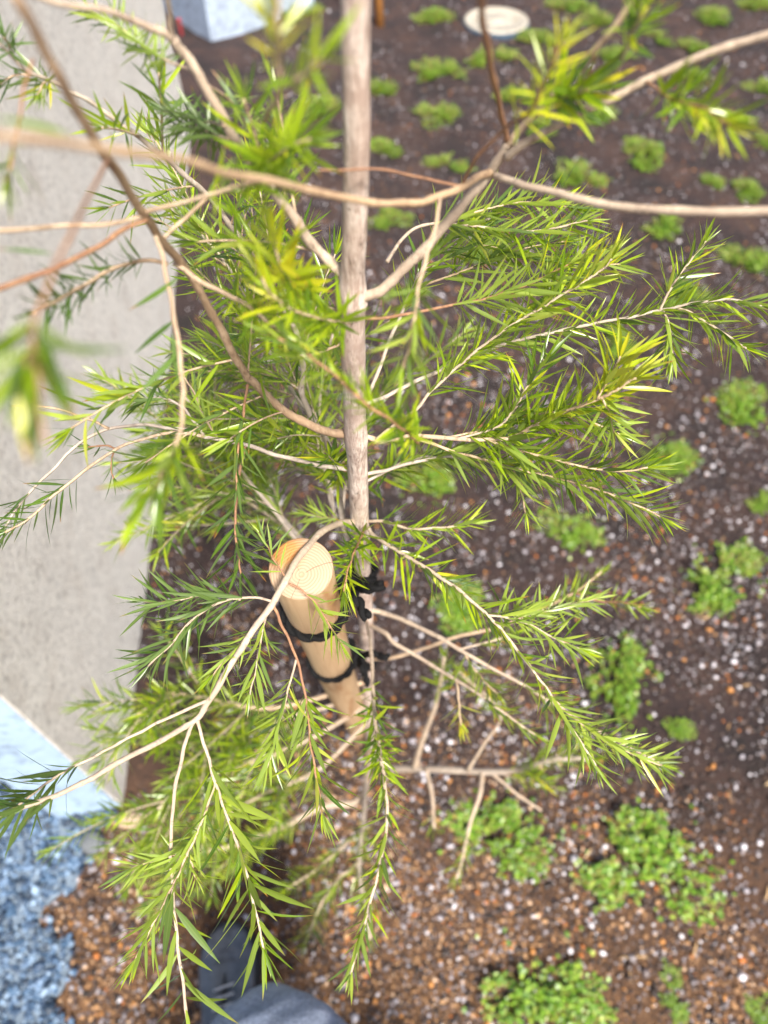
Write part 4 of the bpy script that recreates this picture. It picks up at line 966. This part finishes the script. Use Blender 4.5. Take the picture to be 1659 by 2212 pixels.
# --- turn the collected leaves into objects: the 300 that show largest one by one, the rest joined
order = sorted(range(len(LEAVES)), key=lambda i: -LEAVES[i][2])
big = order[:300]; rest = order[300:]
LME = {}
def set_uv(me, uvs_per_vert):
    uv = me.uv_layers.new(name='UVMap')
    idx = np.zeros(len(me.loops), np.int32); me.loops.foreach_get('vertex_index', idx)
    uv.data.foreach_set('uv', np.asarray(uvs_per_vert, np.float32)[idx].reshape(-1))
for i in range(NLS):
    for k in 'gyd':
        me = mesh('leaf', LS[i][0], LS[i][1], LM[LEAFM[k]]); set_uv(me, LS[i][2]); LME[i, k] = me
TINV = Matrix.Translation(-BASE)
for i in big:
    M, k, _, s = LEAVES[i]
    o = bpy.data.objects.new('leaf', LME[s, k]); C.objects.link(o); o.parent = tree; o.matrix_basis = TINV @ M
nV = len(LS[0][0]); nF = len(LS[0][1]); FB = np.array(LS[0][1])
allv = np.zeros((len(rest), nV, 3), np.float32); mi = np.zeros(len(rest), np.int32)
for j, i in enumerate(rest):
    M, k, _, s = LEAVES[i]; A = np.array(M)
    allv[j] = LS[s][0] @ A[:3, :3].T+A[:3, 3]-np.array(BASE); mi[j] = LEAFM[k]
ff = (FB[None]+(np.arange(len(rest))*nV)[:, None, None]).reshape(-1, 4)
me = bpy.data.meshes.new('foliage')
me.vertices.add(len(rest)*nV); me.vertices.foreach_set('co', allv.reshape(-1))
me.loops.add(ff.size); me.loops.foreach_set('vertex_index', ff.reshape(-1).astype(np.int32))
me.polygons.add(len(ff)); me.polygons.foreach_set('loop_start', np.arange(0, ff.size, 4, dtype=np.int32))
for m_ in LM: me.materials.append(m_)
me.polygons.foreach_set('material_index', np.repeat(mi, nF)); me.polygons.foreach_set('use_smooth', np.full(len(ff), True))
me.update(calc_edges=True); me.validate()
set_uv(me, np.tile(np.array(LS[0][2]), (len(rest), 1)))
fo = link('foliage', me, tree); tag(fo, kind='stuff')
print('LEAVES', len(LEAVES))

# ------------------------------------------------------------------ rope ties
def on_stake(py):
    """centre of the stake where it crosses picture height py"""
    best = min((abs(proj(SB+sd*SL*t)[1]-py), t) for t in [i/400 for i in range(401)])[1]
    return SB+sd*SL*best, best
def rope(name, pts, parent, org, rr=.0023, n=6, twist=300, strands=2):
    fine = catmull(pts, n); T, N = frames(fine); V, Fc = [], []; acc = 0
    for s in range(strands):
        sp_, acc = [], 0
        for i, q in enumerate(fine):
            if i: acc += (fine[i]-fine[i-1]).length
            a = acc*twist+s*2*math.pi/strands; B = T[i].cross(N[i])
            sp_.append(q+(math.cos(a)*N[i]+math.sin(a)*B)*rr*.72)
        v, f = tube_data(sp_, [rr]*len(sp_), 7, .12); o = len(V); V += v; Fc += [tuple(k+o for k in q) for q in f]
    return link(name, mesh(name, [v-org for v in V], Fc, M_ROPE), parent)
def ring(c, axis, R, tilt=0.0, a0=0, a1=6.2832, n=22, rise=0.0):
    u = axis.orthogonal().normalized(); u = (RT-RT.dot(axis)*axis).normalized(); v = axis.cross(u)
    return [c+R*(math.cos(a)*u+math.sin(a)*v)+axis*(rise*(a-a0)/(a1-a0)+tilt*R*math.sin(a+1)) for a in [a0+(a1-a0)*k/(n-1) for k in range(n)]]
def tie(label, py_s, py_t, ends, seed):
    r = random.Random(seed)
    cs, t = on_stake(py_s); ct = W(*TP(py_t))
    tdir = (W(*TP(py_t-60))-ct).normalized()
    rt = float(np.interp(py_t, [a for a, _ in TW], [b for _, b in TW]))/2
    root = empty('rope_tie', cs); tag(root, label, 'rope', 'black ropes between stake and trunk')
    rope('stake_loop', ring(cs, sd, SR+.0024, .12, 0, 6.35), root, cs)
    rope('trunk_loop', ring(ct, tdir, rt+.0026, .5), root, cs)
    rope('trunk_loop', ring(ct+tdir*.007, tdir, rt+.0028, -.3, 1, 7.2), root, cs)
    # crossed strands between the stake and the trunk
    dv = (ct-cs); side = dv.cross(sd).normalized()
    for s in (-1, 1):
        rope('span', [cs+side*(s*SR*.95)+dv*.08, cs+dv*.45+side*(s*.004)+sd*(.003*s), ct-side*(s*(rt+.002))-dv*.03], root, cs)
    kc = cs+dv*.62
    V, Fc = [], []
    for j in range(3):
        v, f = tube_data(catmull(ring(kc+dv*(.05*(j-1)), (dv.normalized()+sd*.3*(j-1)).normalized(), .0058, .3, j, 6.3+j, 12), 3), [.0029]*34, 8, .15)
        o = len(V); V += v; Fc += [tuple(k+o for k in q) for q in f]
    link('knot', mesh('knot', [v-cs for v in V], Fc, M_ROPE), root)
    for e in ends:
        rope('rope_end', [kc]+[W(*q) for q in e], root, cs, .0024)
tie('upper black twisted rope binding stake to trunk just below the cut top', 1312, 1240,
    [[(790, 1272, .525), (806, 1268, .515), (828, 1264, .51)], [(765, 1285, .51), (782, 1315, .50), (794, 1335, .495)]], 1)
tie('lower black twisted rope binding stake to trunk, nearer the ground', 1418, 1425,
    [[(800, 1412, .70), (818, 1416, .69), (838, 1420, .68)], [(782, 1440, .71), (788, 1460, .72), (794, 1478, .73)]], 2)

# ------------------------------------------------------------------ the photographer's leg and shoe
m, n, l, b = new_mat('blue_grey_fleece'); g = n.new('ShaderNodeNewGeometry').outputs['Position']
a = noise(n, l, 300, 5, .7, g); c_ = noise(n, l, 22, 4, .6, g)
r = ramp(n, [(.3, (.25, .30, .41)), (.7, (.38, .43, .56))]); l.new(c_.outputs[0], r.inputs[0])
k = ramp(n, [(.34, (.45, .45, .47)), (.66, (1.35, 1.35, 1.35))]); l.new(a.outputs[0], k.inputs[0])
l.new(mixc(n, l, .8, r.outputs[0], k.outputs[0], 'MULTIPLY'), b.inputs['Base Color']); b.inputs['Roughness'].default_value = .95
b.inputs['Specular IOR Level'].default_value = .15
bump(n, l, mathn(n, l, 'ADD', a.outputs[0], mathn(n, l, 'MULTIPLY', c_.outputs[0], 2.)), .6, .004, b); M_FLEECE = m
m, n, l, b = new_mat('shiny_dark_shoe'); g = n.new('ShaderNodeNewGeometry').outputs['Position']
a = noise(n, l, 40, 5, .6, g); r = ramp(n, [(.3, (.05, .06, .075)), (.7, (.12, .135, .16))]); l.new(a.outputs[0], r.inputs[0]); l.new(r.outputs[0], b.inputs['Base Color'])
b.inputs['Roughness'].default_value = .24; bump(n, l, a.outputs[0], .15, .004, b); M_SHOE = m
m, n, l, b = new_mat('black_sole'); b.inputs['Base Color'].default_value = (.02, .02, .022, 1); b.inputs['Roughness'].default_value = .8; M_SOLE = m
m, n, l, b = new_mat('grey_lace'); b.inputs['Base Color'].default_value = (.45, .46, .48, 1); b.inputs['Roughness'].default_value = .8; M_LACE = m
person = empty('person', (-.15, -.2, 0)); tag(person, 'person in blue grey trousers and shiny dark shoe at the bottom edge', 'person')
POFF = person.location.copy()
def skin(name, verts, edges, radii, mat, sub=2, parent=None, loc=(0, 0, 0)):
    me = bpy.data.meshes.new(name); me.from_pydata(verts, edges, []); me.materials.append(mat)
    o = link(name, me, parent, loc)
    sk = o.modifiers.new('skin', 'SKIN'); sk.use_smooth_shade = True
    for i, rr in enumerate(radii):
        me.skin_vertices[0].data[i].radius = (rr, rr) if isinstance(rr, (int, float)) else rr
    me.skin_vertices[0].data[0].use_root = True
    ss = o.modifiers.new('sub', 'SUBSURF'); ss.levels = sub; ss.render_levels = sub
    return o
pv = [(.0, -.66, .86), (-.10, -.60, .80), (-.04, -.28, .68), (-.085, -.05, .56), (-.135, -.015, .50), (-.17, -.055, .38), (-.225, -.10, .2), (-.25, -.11, .09),
      (.11, -.66, .80), (.13, -.46, .66), (.14, -.32, .48), (.14, -.38, .28), (.14, -.42, .09), (0, -.74, .95)]
pe = [(0, 1), (1, 2), (2, 3), (3, 4), (4, 5), (5, 6), (6, 7), (0, 8), (8, 9), (9, 10), (10, 11), (11, 12), (0, 13)]
pr = [.14, .12, .115, .104, .096, .085, .070, .062, .11, .095, .08, .072, .062, .15]
_ct = bpy.data.textures.new('cloth_folds', 'CLOUDS'); _ct.noise_scale = .075; _ct.noise_depth = 2
tr = skin('trousers', [tuple(Vector(v)-POFF) for v in pv], pe, pr, M_FLEECE, 4, person)
_dm = tr.modifiers.new('folds', 'DISPLACE'); _dm.texture = _ct; _dm.strength = .03; _dm.texture_coords = 'LOCAL'
def shoe(toe, heel):
    o = empty('shoe', (heel.x, heel.y, 0)-POFF if False else Vector((heel.x, heel.y, 0))-POFF, person)
    ax = (toe-heel).normalized(); L = (toe-heel).length; sx = Vector((ax.y, -ax.x, 0))
    prof = [(0, .020, .058), (.06, .031, .085), (.2, .035, .098), (.36, .036, .092), (.50, .041, .078), (.64, .048, .062), (.76, .050, .053), (.86, .046, .047), (.94, .034, .038), (.985, .018, .026), (1, .006, .018)]
    V, Fc = [], []; seg = 20
    for t, ww, hh in prof:
        for k in range(seg):
            a = 2*math.pi*k/seg; cx_ = math.cos(a); cz = math.sin(a)
            x = ww*math.copysign(abs(cx_)**.75, cx_); z = .016+(hh-.016)*.5*(1+math.copysign(abs(cz)**.8, cz))
            if cz < 0: x *= 1.0
            V.append(ax*(L*t)+sx*x+UP*z)
    for i in range(len(prof)-1):
        for k in range(seg): Fc.append((i*seg+k, i*seg+(k+1) % seg, (i+1)*seg+(k+1) % seg, (i+1)*seg+k))
    Fc.append(tuple(range(seg))); Fc.append(tuple(range((len(prof)-1)*seg+seg-1, (len(prof)-1)*seg-1, -1)))
    link('upper', mesh('upper', V, Fc, M_SHOE), o)
    V, Fc = [], []
    out = [(t, ww+.005) for t, ww, hh in prof]
    ring_ = [(t, s*ww) for s in (1,) for t, ww in out]+[(t, -ww) for t, ww in reversed(out)]
    for z in (.0, .018):
        for t, x in ring_: V.append(ax*(L*(t*1.02-.005))+sx*x+UP*z)
    nr = len(ring_)
    for k in range(nr): Fc.append((k, (k+1) % nr, nr+(k+1) % nr, nr+k))
    Fc.append(tuple(range(nr-1, -1, -1))); Fc.append(tuple(range(nr, 2*nr)))
    link('sole', mesh('sole', V, Fc, M_SOLE, False), o)
    # seams of the toe and the slit between the lace flaps
    for t, ww, hh in ((.855, .0465, .048), (.842, .0472, .049), (.80, .0495, .0515), (.79, .0497, .052)):
        v, f = tube_data([ax*(L*(t-.05*abs(s)))+sx*(ww*math.sin(s*1.35))+UP*(.016+(hh-.016)*(.5+.5*math.cos(s*1.35)**.8)+.0005) for s in [k/8-1 for k in range(17)]], [.0009]*17, 5)
        link('seam', mesh('seam', v, f, M_SHOE), o)
    v, f = tube_data([ax*(L*t)+UP*(z+.001) for t, z in ((.72, .0575), (.66, .063), (.58, .0715), (.48, .083), (.38, .092))], [.001, .003, .0045, .005, .004], 6); link('tongue', mesh('tongue', v, f, M_SOLE), o)
    for t, z in ((.65, .066), (.60, .071), (.55, .076), (.49, .084), (.43, .090)):
        v, f = tube_data(catmull([ax*(L*(t+.012*s))+sx*(.017*s)+UP*(z+.003-.004*abs(s)) for s in (-1, 0, 1)], 4), [.0018]*9, 6); link('lace', mesh('lace', v, f, M_LACE), o)
    return o
t1 = G(492, 1994, .03)
shoe(Vector((t1.x, t1.y, 0)), Vector((t1.x+.035, t1.y-.285, 0)))
shoe(Vector((.16, -.22, 0)), Vector((.14, -.5, 0)))
